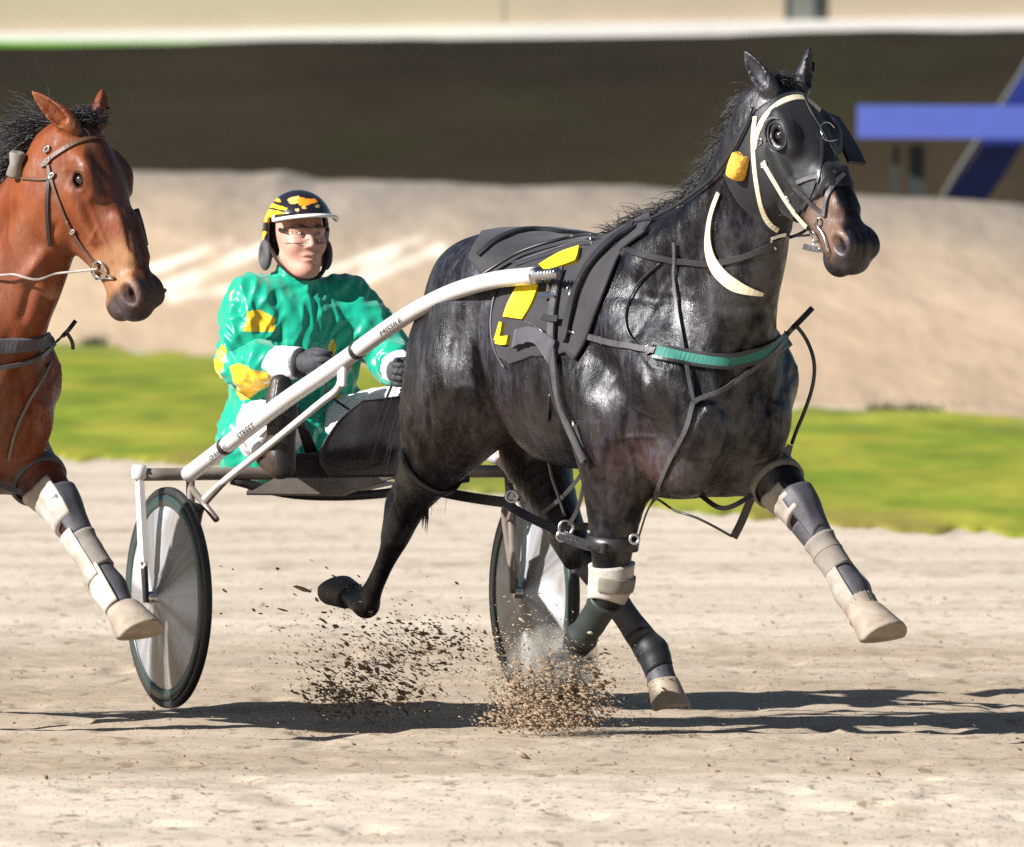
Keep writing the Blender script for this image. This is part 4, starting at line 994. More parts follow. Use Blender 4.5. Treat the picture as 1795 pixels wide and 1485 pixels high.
V, Fs = v.mesh(); N = normals(V, Fs); V = V + N * (.006 * fbm(V * (14, 14, 9), 81, 3))[:, None]; add('trousers', V, Fs, M_whitecloth, drv, local=True)
for g in (-1, 1):
    f = AN[g]; v = Vol(f - .14, f + hv(.2, .14, .36), .005)
    v.chain([(*(f + hv(-.04, 0, .0)), .046), (*(f + hv(.03, 0, -.02)), .046), (*(f + hv(.06, 0, .0)), .045)], k=.03)
    v.chain([(*(f + hv(.055, 0, -.03)), .042), (*(f + hv(.06, 0, .08)), .048), (*(f + hv(.06, 0, .17)), .052), (*(f + hv(.05, 0, .235)), .034)], k=.02, su=.85)
    V, Fs = v.mesh(); b = add('boot', V, Fs, M_boot, drv, local=True)
    V, Fs = box(f + hv(.098, 0, .09), (.014, .085, .27)); bm = bmesh.new()
    v = Vol(f - .14, f + hv(.2, .14, .36), .005)
    v.chain([(*(f + hv(.094, 0, -.03)), .037), (*(f + hv(.096, 0, .06)), .036), (*(f + hv(.094, 0, .15)), .046), (*(f + hv(.085, 0, .235)), .03)], k=.01, su=.35)
    V, Fs = v.mesh(); add('boot_sole', V, Fs, M_darkplastic, b, local=True)
def glove(g):
    w, hnd = WRI[g], HA[g]; f = (hnd - w) / np.linalg.norm(hnd - w); up = hv(0, 0, 1) - f * f[2]; up /= np.linalg.norm(up); sd = np.cross(up, f)   # sd: to the left
    v = Vol(w - .12, hnd + .14, .0035)
    v.chain([(*(w - f * .03), .036), (*(w + f * .01), .034), (*(w + f * .05), .036), (*(w + f * .085), .034)], k=.02, su=.9)
    inw = -g * sd                                   # palms face each other, knuckles up and out
    for i in range(4):
        o = w + f * (.088 - .004 * abs(i - 1)) + up * (.034 - .021 * i) - inw * .008
        L = [1, 1.1, 1.05, .85][i] * .9
        v.chain([(*(o - f * .02), .0125), (*(o + f * .022 * L - inw * .002), .0122), (*(o + f * .040 * L + inw * .022), .0112), (*(o + f * .024 * L + inw * .046), .0104), (*(o - f * .004 + inw * .046), .0095)], k=.004, n=4)
    o = w + f * .03 + up * .03 + inw * .012
    v.chain([(*o, .0145), (*(o + f * .03 + up * .012 + inw * .012), .0125), (*(o + f * .06 + up * .008 + inw * .022), .0105)], k=.008)
    V, Fs = v.mesh(); add('glove', V, Fs, M_glove, drv, local=True)
    return w + f * .085 + inw * .03
GRIP = {g: glove(g) for g in (-1, 1)}
# ---- helmet
def helmet():
    c = HC + hv(-.012, 0, .03); v = Vol(c - .2, c + .2, .003)
    v.ell(c, (.128, .112, .120), k=.001); v.chain([(*(c + hv(-.03, 0, -.05)), .098), (*(c + hv(-.035, 0, -.10)), .082)], k=.04, sv=1.12)
    v.ell(c, (.114, .100, .106), k=.003, cut=True); v.chain([(*(c + hv(-.015, 0, -.05)), .088), (*(c + hv(-.02, 0, -.2)), .088)], k=.003, sv=1.12, cut=True)
    # face opening and lower rim
    v.loft(c + hv(.03, 0, -.02), (1, 0, 0), (0, 0, 1), [(-.0, -.0, -.3, .06), (.02, .03, -.3, .09), (.05, .05, -.3, .12), (.2, .055, -.3, .16)], k=.006, cap=.01, p=4)
    return v, c
def helmet2():
    v = None
    c = HC + hv(-.012, 0, .03); v = Vol(c - .2, c + .2, .003)
    v.ell(c, (.128, .112, .120), k=.001); v.chain([(*(c + hv(-.03, 0, -.05)), .092), (*(c + hv(-.035, 0, -.09)), .08)], k=.04, sv=1.12)
    S, (X, Y, Z) = v.sl(c - .3, c + .3); X, Y, Z = X - c[0], Y - c[1], Z - c[2]
    inner = np.sqrt((X / .114) ** 2 + (Y / .1) ** 2 + (np.maximum(Z, 0) / .106) ** 2) - 1
    v.D[S] = np.maximum(v.D[S], -inner * .1)
    # opening: everything in front of a slanted plane below the brow; rim slopes down to the back
    brow = np.maximum(Z - .028 + .0 * X, -(X - (-.012) - .25 * np.maximum(Z + .1, 0) * 0))   # inside opening when Z<.028 and X>-.012
    v.D[S] = np.maximum(v.D[S], -brow)
    v.D[S] = np.maximum(v.D[S], -(Z + .135 + .0 * X))
    return v.mesh() + (c,)
V, Fs, c = helmet2(); V = relax(V, Fs, 1, .4)
hm = add('helmet', V, Fs, M_helmet, drv, local=True)
W = SU.wa(V); Q = project(W); NW = normals(W, Fs); C = np.tile(hv(.014, .012, .018), (len(V), 1)); fc = (NW * (np.array(CAM) - W)).sum(1) > 0
YH, OR = hv(.82, .50, .02), hv(.85, .28, .015)
def hpx(L): return [(430 + x / 8.25, 320 + y / 8.25) for x, y in L]
for poly, col in ((hpx([(205, 390), (330, 385), (470, 410), (620, 450), (580, 520), (500, 610), (400, 590), (300, 575), (195, 565)]), YH), (hpx([(290, 325), (360, 275), (450, 320), (610, 375), (590, 405), (420, 375), (280, 355)]), YH),
                  (hpx([(380, 255), (430, 190), (490, 240), (520, 285), (420, 272)]), YH), (hpx([(190, 610), (240, 635), (275, 655), (190, 665)]), YH), (hpx([(190, 700), (330, 715), (270, 790), (250, 900), (265, 1000), (180, 1000)]), YH),
                  (hpx([(610, 240), (680, 205), (780, 190), (800, 240), (760, 300), (650, 310)]), hv(.75, .5, .12)), (hpx([(740, 260), (800, 215), (900, 235), (1010, 235), (1050, 280), (980, 300), (900, 330), (860, 350), (780, 330)]), OR),
                  (hpx([(1010, 330), (1080, 320), (1060, 370), (1020, 360)]), hv(.5, .38, .15)), (hpx([(720, 380), (770, 370), (780, 410), (740, 420)]), hv(.6, .45, .2)), (hpx([(810, 350), (860, 340), (880, 380), (830, 385)]), hv(.7, .42, .1))):
    C[inpoly(Q + .8 * np.stack([fbm(V * 120, 91, 1), fbm(V * 120, 92, 1)], -1), poly) & fc] = col
set_col(hm, C)
# peak
a = np.linspace(-1.25, 1.25, 40); P0 = np.stack([c[0] + .124 * np.cos(a) , c[1] + .109 * np.sin(a), c[2] + .030 + .012 * np.cos(a)], 1); P1_ = np.stack([c[0] + (.124 + .055 * np.cos(a * .9) ** .6) * np.cos(a * .97), c[1] + .118 * np.sin(a), c[2] + .012 + .024 * np.cos(a)], 1)
V = np.concatenate([P0 + hv(0, 0, .004), P1_ + hv(0, 0, .003), P1_ - hv(0, 0, .003), P0 - hv(0, 0, .004)]); n = len(a); Fs = [(k * n + i, k * n + i + 1, ((k + 1) % 4) * n + i + 1, ((k + 1) % 4) * n + i) for k in range(4) for i in range(n - 1)] + [(0, n, 2 * n, 3 * n), (n - 1, 4 * n - 1, 3 * n - 1, 2 * n - 1)]
pk = add('peak', V, Fs, mat('peak_black', (.015, .012, .012), .4), hm, local=True)
V, Fs = tube(np.concatenate([P0[:1], P1_, P0[-1:]]), .0062, 10, 2); add('peak_edge', V, Fs, M_whitetrim, pk, local=True)
for g in (-1, 1):
    e = c + hv(-.028, g * .108, -.095); v = Vol(e - .09, e + .09, .004); v.ell(e, (.042, .018, .052), k=.01); v.ell(e + hv(.0, g * .014, 0), (.016, .012, .028), k=.008, cut=True)
    V, Fs = v.mesh(); add('ear_pad', V, Fs, M_pad, hm, local=True)
    V, Fs = sweep(crom([c + hv(.0, g * .102, -.07), c + hv(.035, g * .082, -.125), c + hv(.065, g * .045, -.165), c + hv(.074, 0, -.176)], 8), [(-.008, -.0015), (.008, -.0015), (.008, .0015), (-.008, .0015)], N0=None); add('chin_strap', V, Fs, M_darkplastic, hm, local=True)
# goggles: one clear wrap lens with a thin frame
a = np.linspace(-1.0, 1.0, 30); x0 = HC[0] - .005
def gl(z, r=.108): return np.stack([x0 + r * np.cos(a) , HC[1] + .083 * np.sin(a) / math.sin(1.0) * .93, np.full(len(a), HC[2] + z) + .0 * a], 1)
top_, bot_ = gl(.026), gl(-.026); bot_[12:18, 2] += .012
V = np.concatenate([top_, bot_, bot_ - hv(.0015, 0, 0), top_ - hv(.0015, 0, 0)]); n = len(a); Fs = [(k * n + i, k * n + i + 1, ((k + 1) % 4) * n + i + 1, ((k + 1) % 4) * n + i) for k in range(4) for i in range(n - 1)] + [(0, n, 2 * n, 3 * n), (n - 1, 4 * n - 1, 3 * n - 1, 2 * n - 1)]
gg = add('goggles', V, Fs, M_lens, drv, local=True)
V, Fs = join(tube(top_, .0016, 6, 1, False), tube(bot_, .0012, 6, 1, False)); add('goggle_frame', V, Fs, M_darkplastic, gg, local=True)
for g in (-1, 1):
    q = top_[0] if g < 0 else top_[-1]; V, Fs = box(q + hv(-.02, g * .002, -.008), (.05, .004, .012)); add('temple', V, Fs, M_darkplastic, gg, local=True, smooth=False)
# ================================================================ harness
M_leather = mat('black_leather', (.018, .016, .018), .38, spec=.6, var=.3, vscale=30)
M_leather2 = mat('worn_leather', (.060, .057, .060), .45, var=.35, vscale=25)
M_taupe = mat('muddy_leather', (.17, .15, .125), .7, var=.3, vscale=30)
M_cream = mat('cream_leather', (.60, .525, .375), .5, var=.06, vscale=20)
M_chrome = mat('chrome', (.75, .74, .74), .15, metal=1.0)
M_hood = mat('hood_cloth', (.0095, .010, .0125), .52, spec=.4, sheen=.05, var=.2, vscale=25, bump=.0008, bscale=220)
M_cloth = mat('saddle_cloth', (.016, .014, .019), .75, sheen=.15, var=.25, vscale=18, bump=.002, bscale=35)
M_yellow = mat('yellow_print', (.80, .60, .010), .6, var=.05, vscale=30)
M_orange = mat('yellow_fleece', (.66, .36, .05), .95, var=.25, vscale=60, bump=.006, bscale=90)
M_teal = mat('teal_webbing', (.022, .155, .125), .65, var=.2, vscale=30, bump=.001, bscale=150)
M_tanlea = mat('brown_leather', (.10, .05, .028), .5, var=.3, vscale=40)
M_bandage = mat('grey_bandage', (.20, .175, .15), .85, var=.15, vscale=40, bump=.001, bscale=200)
M_pale = mat('pale_boot', (.38, .345, .30), .65, col2=(.18, .15, .125), var=.2, vscale=15, detail=9, bump=.001, bscale=60)
M_whiteboot = mat('white_boot', (.50, .475, .44), .6, col2=(.27, .235, .195), var=.15, vscale=12, detail=9, bump=.001, bscale=60)
M_dkgreen = mat('dark_green_boot', (.020, .026, .024), .55, var=.3, vscale=20)
M_greyboot = mat('charcoal_boot', (.055, .052, .062), .6, var=.3, vscale=20, bump=.001, bscale=80)

def hit(s, px, py, guess=None):
    d = ray(px, py); p, n, _, _ = s.tree.ray_cast(CAM, d, 90)
    if p is None:
        q = CAM + d * ((guess if guess is not None else (s.fr.o - CAM).length)); p, n, _, _ = s.tree.find_nearest(q)
    return np.array(p), np.array(n)
def path(s, ctrl, off, step=7.0):
    """rows (px, py) lie on the horse; (px, py, v) hang in the plane v; Vectors are places"""
    P3 = []
    for c in ctrl:
        if isinstance(c, np.ndarray): P3.append((c, None))
        elif len(c) == 3: P3.append((np.array(s.fr.pv(*c)), None))
        else:
            p, n = hit(s, *c); P3.append((p, n))
    out, nr = [], []
    px = [project(p) if n is None else np.array(c[:2], float) for (p, n), c in zip(P3, ctrl)]
    Q = np.array([[*x, np.linalg.norm(p - np.array(CAM))] for x, (p, n) in zip(px, P3)]); D = np.vstack([2 * Q[0] - Q[1], Q, 2 * Q[-1] - Q[-2]]); last = Q[0, 2]
    for i in range(len(Q) - 1):
        m = max(2, int(np.hypot(*(Q[i + 1, :2] - Q[i, :2])) / step)); on = P3[i][1] is not None and P3[i + 1][1] is not None
        for t in np.arange(m + (i == len(Q) - 2)) / m:
            a, b, c, d = D[i:i + 4]; x = .5 * (2 * b + (c - a) * t + (2 * a - 5 * b + 4 * c - d) * t * t + (3 * b - a - 3 * c + d) * t ** 3)
            if on:
                p, n = hit(s, x[0], x[1], last); last = float(np.linalg.norm(p - np.array(CAM))); out.append(p + n * off); nr.append(n)
            else:
                dd = b[2] + (c[2] - b[2]) * t; r = ray(x[0], x[1]); out.append(np.array(CAM + r * dd)); nn = -np.array(r); n0 = P3[i][1] if t < .5 else P3[i + 1][1]; nr.append(nn if n0 is None else nn * .6 + .4 * n0)
    out, nr = np.array(out), np.array(nr)
    for _ in range(3):
        out[1:-1] = .25 * out[:-2] + .5 * out[1:-1] + .25 * out[2:]; nr[1:-1] = .25 * nr[:-2] + .5 * nr[1:-1] + .25 * nr[2:]
    return out, nr
def strap(s, name, ctrl, w, m, th=.004, off=.004, parent=None, rnd=False, taper=None):
    P, N = path(s, ctrl, off)
    if rnd: V, Fs = sweep(P, circ(w / 2, 8), N0=N, scale=taper)
    elif th > .015:
        a = np.linspace(0, 2 * math.pi, 17)[:-1]; V, Fs = sweep(P, np.stack([w / 2 * np.sign(np.cos(a)) * np.abs(np.cos(a)) ** .7, th / 2 * np.sign(np.sin(a)) * np.abs(np.sin(a)) ** .7], 1), N0=N); rnd = True
    else: V, Fs = sweep(P, [(-w / 2, -th / 2), (-w * .42, -th * .2), (w * .42, -th * .2), (w / 2, -th / 2), (w * .46, th / 2), (-w * .46, th / 2)], N0=N)
    return add(name, V, Fs, m, parent or s.o, smooth=rnd)
def ringat(s, name, px, py, r, m, parent=None, thick=.0025, n=None, q=1.0, v=None):
    if v is None: p, nn = hit(s, px, py); p = p + nn * .008
    else: p, nn = np.array(s.fr.pv(px, py, v)), -np.array(ray(px, py))
    V, Fs = torus(p, n if n is not None else nn, r, thick, 20, 6, q); return add(name, V, Fs, m, parent or s.o)
def loop(s, name, c, ax, w, m, th=.008, off=.004, parent=None, n=40, cap=.12):
    """a closed band round a limb: c inside the limb, ax across the band (horse axes)"""
    c, ax = hv(*c), hv(*ax); ax /= np.linalg.norm(ax); e1 = np.cross(ax, hv(.3, .9, .2)); e1 /= np.linalg.norm(e1); e2 = np.cross(ax, e1); P, N = [], []
    for t in np.arange(n) * 2 * math.pi / n:
        d = e1 * math.cos(t) + e2 * math.sin(t); p, _, _, dist = s.ltree.ray_cast(Vector(c), Vector(d), .3)
        P.append(min(dist if dist is not None else cap, cap)); N.append(d)
    P = np.array(P); 
    for _ in range(3): P = .25 * np.roll(P, 1) + .5 * P + .25 * np.roll(P, -1)
    N = np.array(N); V, Fs = sweep(c + N * (P + off)[:, None], [(-w / 2, -th / 2), (w / 2, -th / 2), (w / 2, th / 2), (0, th * .65), (-w / 2, th / 2)], N0=N, closed=True)
    return add(name, V, Fs, m, parent or s.o, local=True)
def sleeve(s, name, A, B, m, off=.006, th=.004, parent=None, nphi=40, nt=14, ang=None, t0=None, t1=None, wob=.0, ribs=0):
    """a boot or bandage round a limb from A to B; ang = (from, to) leaves it open"""
    A, B = hv(*A), hv(*B); ax = (B - A) / np.linalg.norm(B - A); e1 = hv(1, 0, 0) - ax * ax[0]; e1 /= np.linalg.norm(e1); e2 = np.cross(ax, e1)   # e1 forwards
    full = ang is None; ph = np.arange(nphi) * 2 * math.pi / nphi if full else np.linspace(R(ang[0]), R(ang[1]), nphi)
    k = np.linspace(0, 1, nt); D = np.zeros((nphi, nt)); X = np.zeros((nphi, nt, 3)); dirs = np.zeros((nphi, nt, 3))
    for i, f in enumerate(ph):
        a0 = t0(f) if t0 else 0.0; a1 = t1(f) if t1 else 1.0
        for j, q in enumerate(k):
            c = A + (B - A) * (a0 + (a1 - a0) * q); d = e1 * math.cos(f) + e2 * math.sin(f); p, _, _, dist = s.ltree.ray_cast(Vector(c), Vector(d), .2)
            D[i, j] = min(dist if dist is not None else .06, .13); X[i, j] = c; dirs[i, j] = d
    for _ in range(2):
        if full: D = .25 * np.roll(D, 1, 0) + .5 * D + .25 * np.roll(D, -1, 0)
        D[:, 1:-1] = .25 * D[:, :-2] + .5 * D[:, 1:-1] + .25 * D[:, 2:]
    rib = (.0025 * np.cos(ph * ribs))[:, None] if ribs else 0
    n1 = fbm(X * 40, 5, 2) * wob if wob else 0
    O = X + dirs * (D + off + th + rib + n1)[..., None]; I = X + dirs * (D - .002)[..., None]; ix = np.arange(nphi * nt).reshape(nphi, nt); o = nphi * nt; Fs = []
    for i in range(nphi if full else nphi - 1):
        i2 = (i + 1) % nphi
        for j in range(nt - 1): Fs.append((ix[i, j], ix[i2, j], ix[i2, j + 1], ix[i, j + 1]))
        Fs.append((ix[i, 0], ix[i, 0] + o, ix[i2, 0] + o, ix[i2, 0])); Fs.append((ix[i, -1], ix[i2, -1], ix[i2, -1] + o, ix[i, -1] + o))
    if not full:
        for i in (0, nphi - 1):
            for j in range(nt - 1): q = (ix[i, j], ix[i, j + 1], ix[i, j + 1] + o, ix[i, j] + o); Fs.append(q if i == 0 else q[::-1])
    return add(name, np.concatenate([O.reshape(-1, 3), I.reshape(-1, 3)]), [tuple(int(a) for a in f) for f in Fs], m, parent or s.o, local=True)
def shell(s, name, mask, m, off=.004, parent=None, disp=None):
    """cloth lying on the coat over the masked skin"""
    f = s.F[mask[s.F].all(1)]; used = np.unique(f); mp = np.full(len(s.V), -1); mp[used] = np.arange(len(used)); f = mp[f]; N = s.N[used]
    o = off if disp is None else off + disp[used]
    O = s.V[used] + N * (o[:, None] if np.ndim(o) else o); I = s.V[used] - N * .001
    E = {}
    for q in f:
        for a, b in zip(q, np.roll(q, -1)): E[(int(a), int(b))] = 1
    n = len(used); side = [(b, a, a + n, b + n) for (a, b) in E if (b, a) not in E]
    bd = np.array(sorted({x for q in side for x in q[:2]})); 
    nb = {}
    for q in side: nb.setdefault(q[0], []).append(q[1]); nb.setdefault(q[1], []).append(q[0])
    for _ in range(6):                       # ease the rim
        T = O.copy(); U = I.copy()
        for x, ys in nb.items(): T[x] = .5 * O[x] + .5 * np.mean([O[y] for y in ys], 0); U[x] = .5 * I[x] + .5 * np.mean([I[y] for y in ys], 0)
        O, I = T, U
    return add(name, np.concatenate([O, I]), [tuple(int(x) for x in q) for q in f] + side, m, parent or s.o, local=True)
def near_px(s):
    P = s.V.copy(); P[:, 1] = -np.abs(P[:, 1]); return project(s.fr.wa(P))
def patch(s, name, A, B, m, off=.008, n=14, parent=None, wob=0):
    """print or flap lying on the horse between two picture curves A and B"""
    def cu(C): return crom(np.array(C, float), n)
    a, b = cu(A), cu(B); a, b = [np.array([np.interp(np.linspace(0, 1, n), np.linspace(0, 1, len(x)), x[:, i]) for i in (0, 1)]).T for x in (a, b)]
    k = np.linspace(0, 1, n); V = np.zeros((n, n, 3)); W2 = np.zeros((n, n, 3))
    for i in range(n):
        for j in range(n): p, q = hit(s, *(a[i] * (1 - k[j]) + b[i] * k[j])); V[i, j] = p + q * off; W2[i, j] = p
    if wob: V += wob * fbm(V * 30, 3, 2)[..., None] * np.array(-ray(900, 600))
    ix = np.arange(n * n).reshape(n, n); o = n * n; Fs = []
    for i in range(n - 1):
        for j in range(n - 1): Fs.append((ix[i, j], ix[i + 1, j], ix[i + 1, j + 1], ix[i, j + 1]))
    E = list(ix[:, 0]) + list(ix[-1, 1:]) + list(ix[-2::-1, -1]) + list(ix[0, -2:0:-1])
    for x, y in zip(E, E[1:] + E[:1]): Fs.append((x, y, y + o, x + o))
    V = np.concatenate([V.reshape(-1, 3), W2.reshape(-1, 3)]); return add(name, V, [tuple(int(x) for x in q) for q in Fs], m, parent or s.o)

# ---------------- black horse: head
s = B1; t, y, x = s.hc(s.V); ishead = (t > -.05) & (t < .75) & (np.abs(x) < .15) & (y > -.26) & (y < .13) & (s.V[:, 0] > s.poll[0] - .10)
eyehole = (((t - .178) / .040) ** 2 + ((y - .032) / .029) ** 2 < 1) & (np.abs(x) > .05)
lim = .40 - .25 * np.clip(-y - .02, 0, 1)
hood = shell(s, 'hood', ishead & (t > .05 + .25 * np.clip(-y - .05, 0, .2)) & (t < lim) & ~eyehole & (y > -.21), M_hood, .005)
for g in (-1, 1):       # eye cups
    c = s.hp(.178, .034, g * .098); q = s.hs * g * .95 + s.hup * .25 + s.hd * .1
    a = np.linspace(0, 2 * math.pi, 41)[:-1]; P = [c + s.hd * .047 * math.cos(f) + s.hup * .034 * math.sin(f) + q * (.004 + .012 * max(0, math.cos(f + .9))) for f in a]
    V, Fs = sweep(P, [(-.003, -.007), (.003, -.007), (.003, .007), (-.003, .007)], N0=[q] * 40, closed=True); add('eye_cup', V, Fs, M_hood, hood, local=True)
    P = [c + s.hd * (-.01 + .05 * math.cos(f)) + s.hup * .045 * math.sin(f) + q * .012 for f in np.linspace(R(120), R(265), 18)]
    V, Fs = tube(P, [.002, .009, .004], 8, 2); add('eye_cup', V, Fs, M_leather2, hood, local=True)
# blinker standing off the far side of the face
P = [s.hp(tt, .045 + .01 * math.sin(tt * 12), .112) for tt in (.10, .16, .22, .28)]; Q = [s.hp(tt + .015, .05, .17 - abs(tt - .2) * .1) for tt in (.10, .16, .22, .28)]
V = np.array(P + Q + [p - s.hup * .012 for p in P] + [p - s.hup * .012 for p in Q]); Fs = []
for i in range(3): Fs += [(i, i + 1, 5 + i, 4 + i), (8 + i, 12 + i, 13 + i, 9 + i), (4 + i, 5 + i, 13 + i, 12 + i), (i, 8 + i, 9 + i, i + 1)]
Fs += [(0, 4, 12, 8), (3, 11, 15, 7)]; add('blinker', V, Fs, M_leather, hood, local=True, smooth=False)
bri = strap(s, 'browband', [(1324, 262), (1330, 232), (1348, 200), (1375, 178), (1400, 172), (1425, 176), (1442, 188)], .022, M_cream, .005, .007)
strap(s, 'cheek_strap', [(1327, 205), (1323, 240), (1325, 290), (1331, 335), (1340, 375), (1350, 395), (1362, 403)], .017, M_cream, .005, .008, bri)
strap(s, 'cheek_strap', [(1340, 285), (1352, 305), (1368, 332), (1384, 356), (1400, 378), (1418, 397)], .015, M_cream, .005, .009, bri)
for px, py in ((1329, 228), (1333, 250), (1341, 288), (1381, 349), (1395, 372)):
    ringat(s, 'buckle', px, py, .012, M_chrome, bri, .0025, q=.75)
for C in ([(1396, 322), (1418, 312), (1442, 308), (1470, 300)], [(1392, 328), (1410, 345), (1428, 362), (1446, 378)], [(1430, 318), (1420, 345), (1408, 366)], [(1438, 340), (1444, 318), (1462, 300), (1482, 296)], [(1445, 380), (1450, 345), (1462, 322), (1478, 306)]):
    strap(s, 'noseband', C, .014, M_leather2 if C[0][0] in (1396, 1445) else M_leather, .004, .008, bri)
strap(s, 'face_strap', [(1406, 170), (1420, 200), (1436, 225), (1448, 248), (1462, 275)], .009, M_leather, .004, .010, bri)
strap(s, 'face_strap', [(1438, 245), (1440, 275), (1438, 300), (1436, 322)], .010, M_leather, .004, .010, bri)
strap(s, 'face_wire', [(1458, 228), (1450, 217), (1436, 219), (1431, 228), (1437, 240), (1440, 252), (1452, 252), (1463, 247)], .0035, M_chrome, off=.014, parent=bri, rnd=True)
for px, py, r in ((1387, 411, .017), (1430, 413, .020), (1436, 388, .012)): ringat(s, 'bit_ring', px, py, r, M_chrome, bri, .003)
strap(s, 'bit', [(1432, 392), (1444, 405), (1452, 425), (1456, 440)], .010, M_chrome, off=.008, parent=bri, rnd=True)
ringat(s, 'bit_ring', 1431, 432, .011, M_chrome, bri, .0025, v=-.03)
strap(s, 'curb', [(1350, 418), (1362, 412), (1374, 410)], .012, M_chrome, .004, .008, bri); strap(s, 'curb', [(1350, 420), (1354, 430), (1358, 436)], .006, M_chrome, .004, .008, bri)
strap(s, 'chin_strap', [(1408, 432, -.02), (1425, 437, .0), (1447, 438, .02)], .018, M_leather, .005, parent=bri)
strap(s, 'throat_strap', [(1386, 412), (1405, 408), (1425, 410)], .008, M_leather, off=.006, parent=bri)
# yellow fleece roll behind the cheek, as a tube with a bore
p, n = hit(s, 1301, 291); ax = np.array(ray(900, 700)) * 0 + np.array([.30, -.25, 1.0]); V, Fs = lathe(p + n * .016, ax, [(.010, .036), (.022, .040), (.030, .034), (.033, .01), (.033, -.02), (.030, -.036), (.020, -.042), (.010, -.04), (.010, .036)], 24); add('fleece_roll', V, Fs, M_orange, bri)
# ---------------- neck
Q = near_px(s); inneck = (t < .22) & (s.V[:, 0] < s.poll[0] + .2) & (s.V[:, 0] > .2) & (s.V[:, 2] > 1.2)
pan = shell(s, 'neck_panel', inpoly(Q, [(1284, 478), (1296, 462), (1330, 455), (1372, 440), (1420, 430), (1430, 470), (1420, 517), (1335, 518), (1300, 500)]) & inneck, mat('neck_pad', (.022, .021, .023), .8, col2=(.05, .048, .05), vscale=60, var=.4, bump=.001, bscale=120), .009)
P, N = path(s, [(1264, 338), (1254, 365), (1247, 400), (1246, 432), (1252, 458), (1266, 480), (1288, 498), (1312, 508), (1336, 514)], .012)
wv = np.interp(np.linspace(0, 1, len(P)), [0, .35, .6, .8, 1], [.35, .6, 1.0, 1.0, .25]); V, Fs = sweep(P, [(-.021, -.002), (.021, -.002), (.021, .003), (-.021, .003)], N0=N, scale=wv); add('neck_binding', V, Fs, M_cream, pan, smooth=False)
strap(s, 'overcheck', [(1072, 402), (1110, 398), (1150, 388), (1192, 366), (1220, 344), (1258, 310), (1290, 268), (1312, 225), (1325, 190)], .010, M_leather, off=.016, rnd=True)
for px, py in ((1194, 362), (1140, 392), (1086, 401)): ringat(s, 'buckle', px, py, .014, M_chrome, None, .003, q=.7)
rein = strap(s, 'rein', [(1385, 411), (1360, 424), (1335, 437), (1300, 452), (1262, 461), (1222, 462), (1180, 456), (1120, 445), (1060, 428), (1047, 424)], .020, M_leather, .004, .010)
# ---------------- saddle cloth, number, pad and girth
back = (s.V[:, 2] > .95) & (s.V[:, 0] < .2) & (s.V[:, 0] > -1.05)
cl = [(950, 330), (850, 395), (822, 455), (858, 505), (866, 545), (866, 590), (876, 625), (898, 640), (930, 628), (985, 622), (1008, 620), (1050, 520), (1085, 455), (1140, 402), (1150, 330)]
cloth = shell(s, 'saddle_cloth', inpoly(Q, cl) & back, M_cloth, .010, disp=.006 * fbm(s.V * (7, 7, 5), 17, 3))
for A, B in (([(950, 472), (985, 452), (1020, 440)], [(962, 482), (992, 473), (1016, 464)]), ([(918, 500), (900, 533), (891, 558)], [(952, 506), (938, 540), (924, 563)]), ([(885, 566), (880, 585), (876, 597)], [(890, 568), (887, 586), (882, 600)]), ([(880, 590), (890, 591), (900, 590)], [(878, 603), (888, 606), (897, 605)]), ([(958, 496), (963, 492), (968, 488)], [(961, 500), (966, 496), (970, 492)])):
    patch(s, 'number_print', A, B, M_yellow, .0215, parent=cloth, n=8)
strap(s, 'cloth_piping', [(876, 505), (868, 540), (866, 580), (874, 618), (890, 645)], .008, M_leather2, off=.012, parent=cloth, rnd=True)
strap(s, 'saddle_pad', [(1140, 403), (1108, 425), (1078, 455), (1060, 500), (1044, 545), (1024, 590), (1004, 625)], .060, M_cloth, .016, .014)
strap(s, 'saddle_pad', [(1120, 402), (1080, 428), (1046, 462), (1022, 505), (1008, 550), (996, 600)], .030, M_leather, .008, .026)
patch(s, 'saddle_flap', [(916, 580), (940, 575), (962, 583), (985, 600)], [(910, 612), (930, 603), (952, 606), (975, 640)], M_greyboot, .030)
g1 = strap(s, 'girth', [(990, 480), (982, 520), (977, 560), (976, 600), (981, 640), (988, 690), (1000, 730), (1016, 765), (1034, 805)], .030, M_leather2, .007, .026)
strap(s, 'girth', [(970, 610), (970, 660), (978, 705), (1000, 742), (1022, 790), (1032, 812)], .016, M_leather, .006, .014)
strap(s, 'girth_keeper', [(965, 562), (980, 565), (992, 563)], .022, M_leather, .008, .034, g1)
for px, py, r, q in ((983, 500, .022, .6), (1000, 512, .020, .5), (1008, 745, .014, .8)): ringat(s, 'buckle', px, py, r, M_steel, g1, .0035, q=q)
strap(s, 'shaft_holder', [(975, 490), (974, 505), (974, 522)], .012, M_chrome, .008, .034, g1); strap(s, 'shaft_holder', [(962, 528), (974, 525), (986, 527)], .010, M_chrome, .008, .034, g1)
ringat(s, 'terret', 1047, 424, .019, M_chrome, cloth, .0035, n=(.5, -.8, .2))
strap(s, 'back_strap', [(842, 452), (870, 428), (905, 412), (940, 408), (990, 414), (1040, 418)], .022, M_leather, .008, .016)
strap(s, 'cloth_tie', [(905, 470), (950, 457), (1000, 441), (1043, 431)], .005, M_leather2, off=.026, rnd=True)
strap(s, 'snap_hook', [(936, 567), (950, 574), (966, 586)], .007, M_chrome, off=.032, rnd=True); ringat(s, 'buckle', 970, 582, .012, M_chrome, None, .003); strap(s, 'snap_hook', [(994, 581), (1006, 583), (1018, 586)], .009, M_chrome, off=.022, rnd=True)
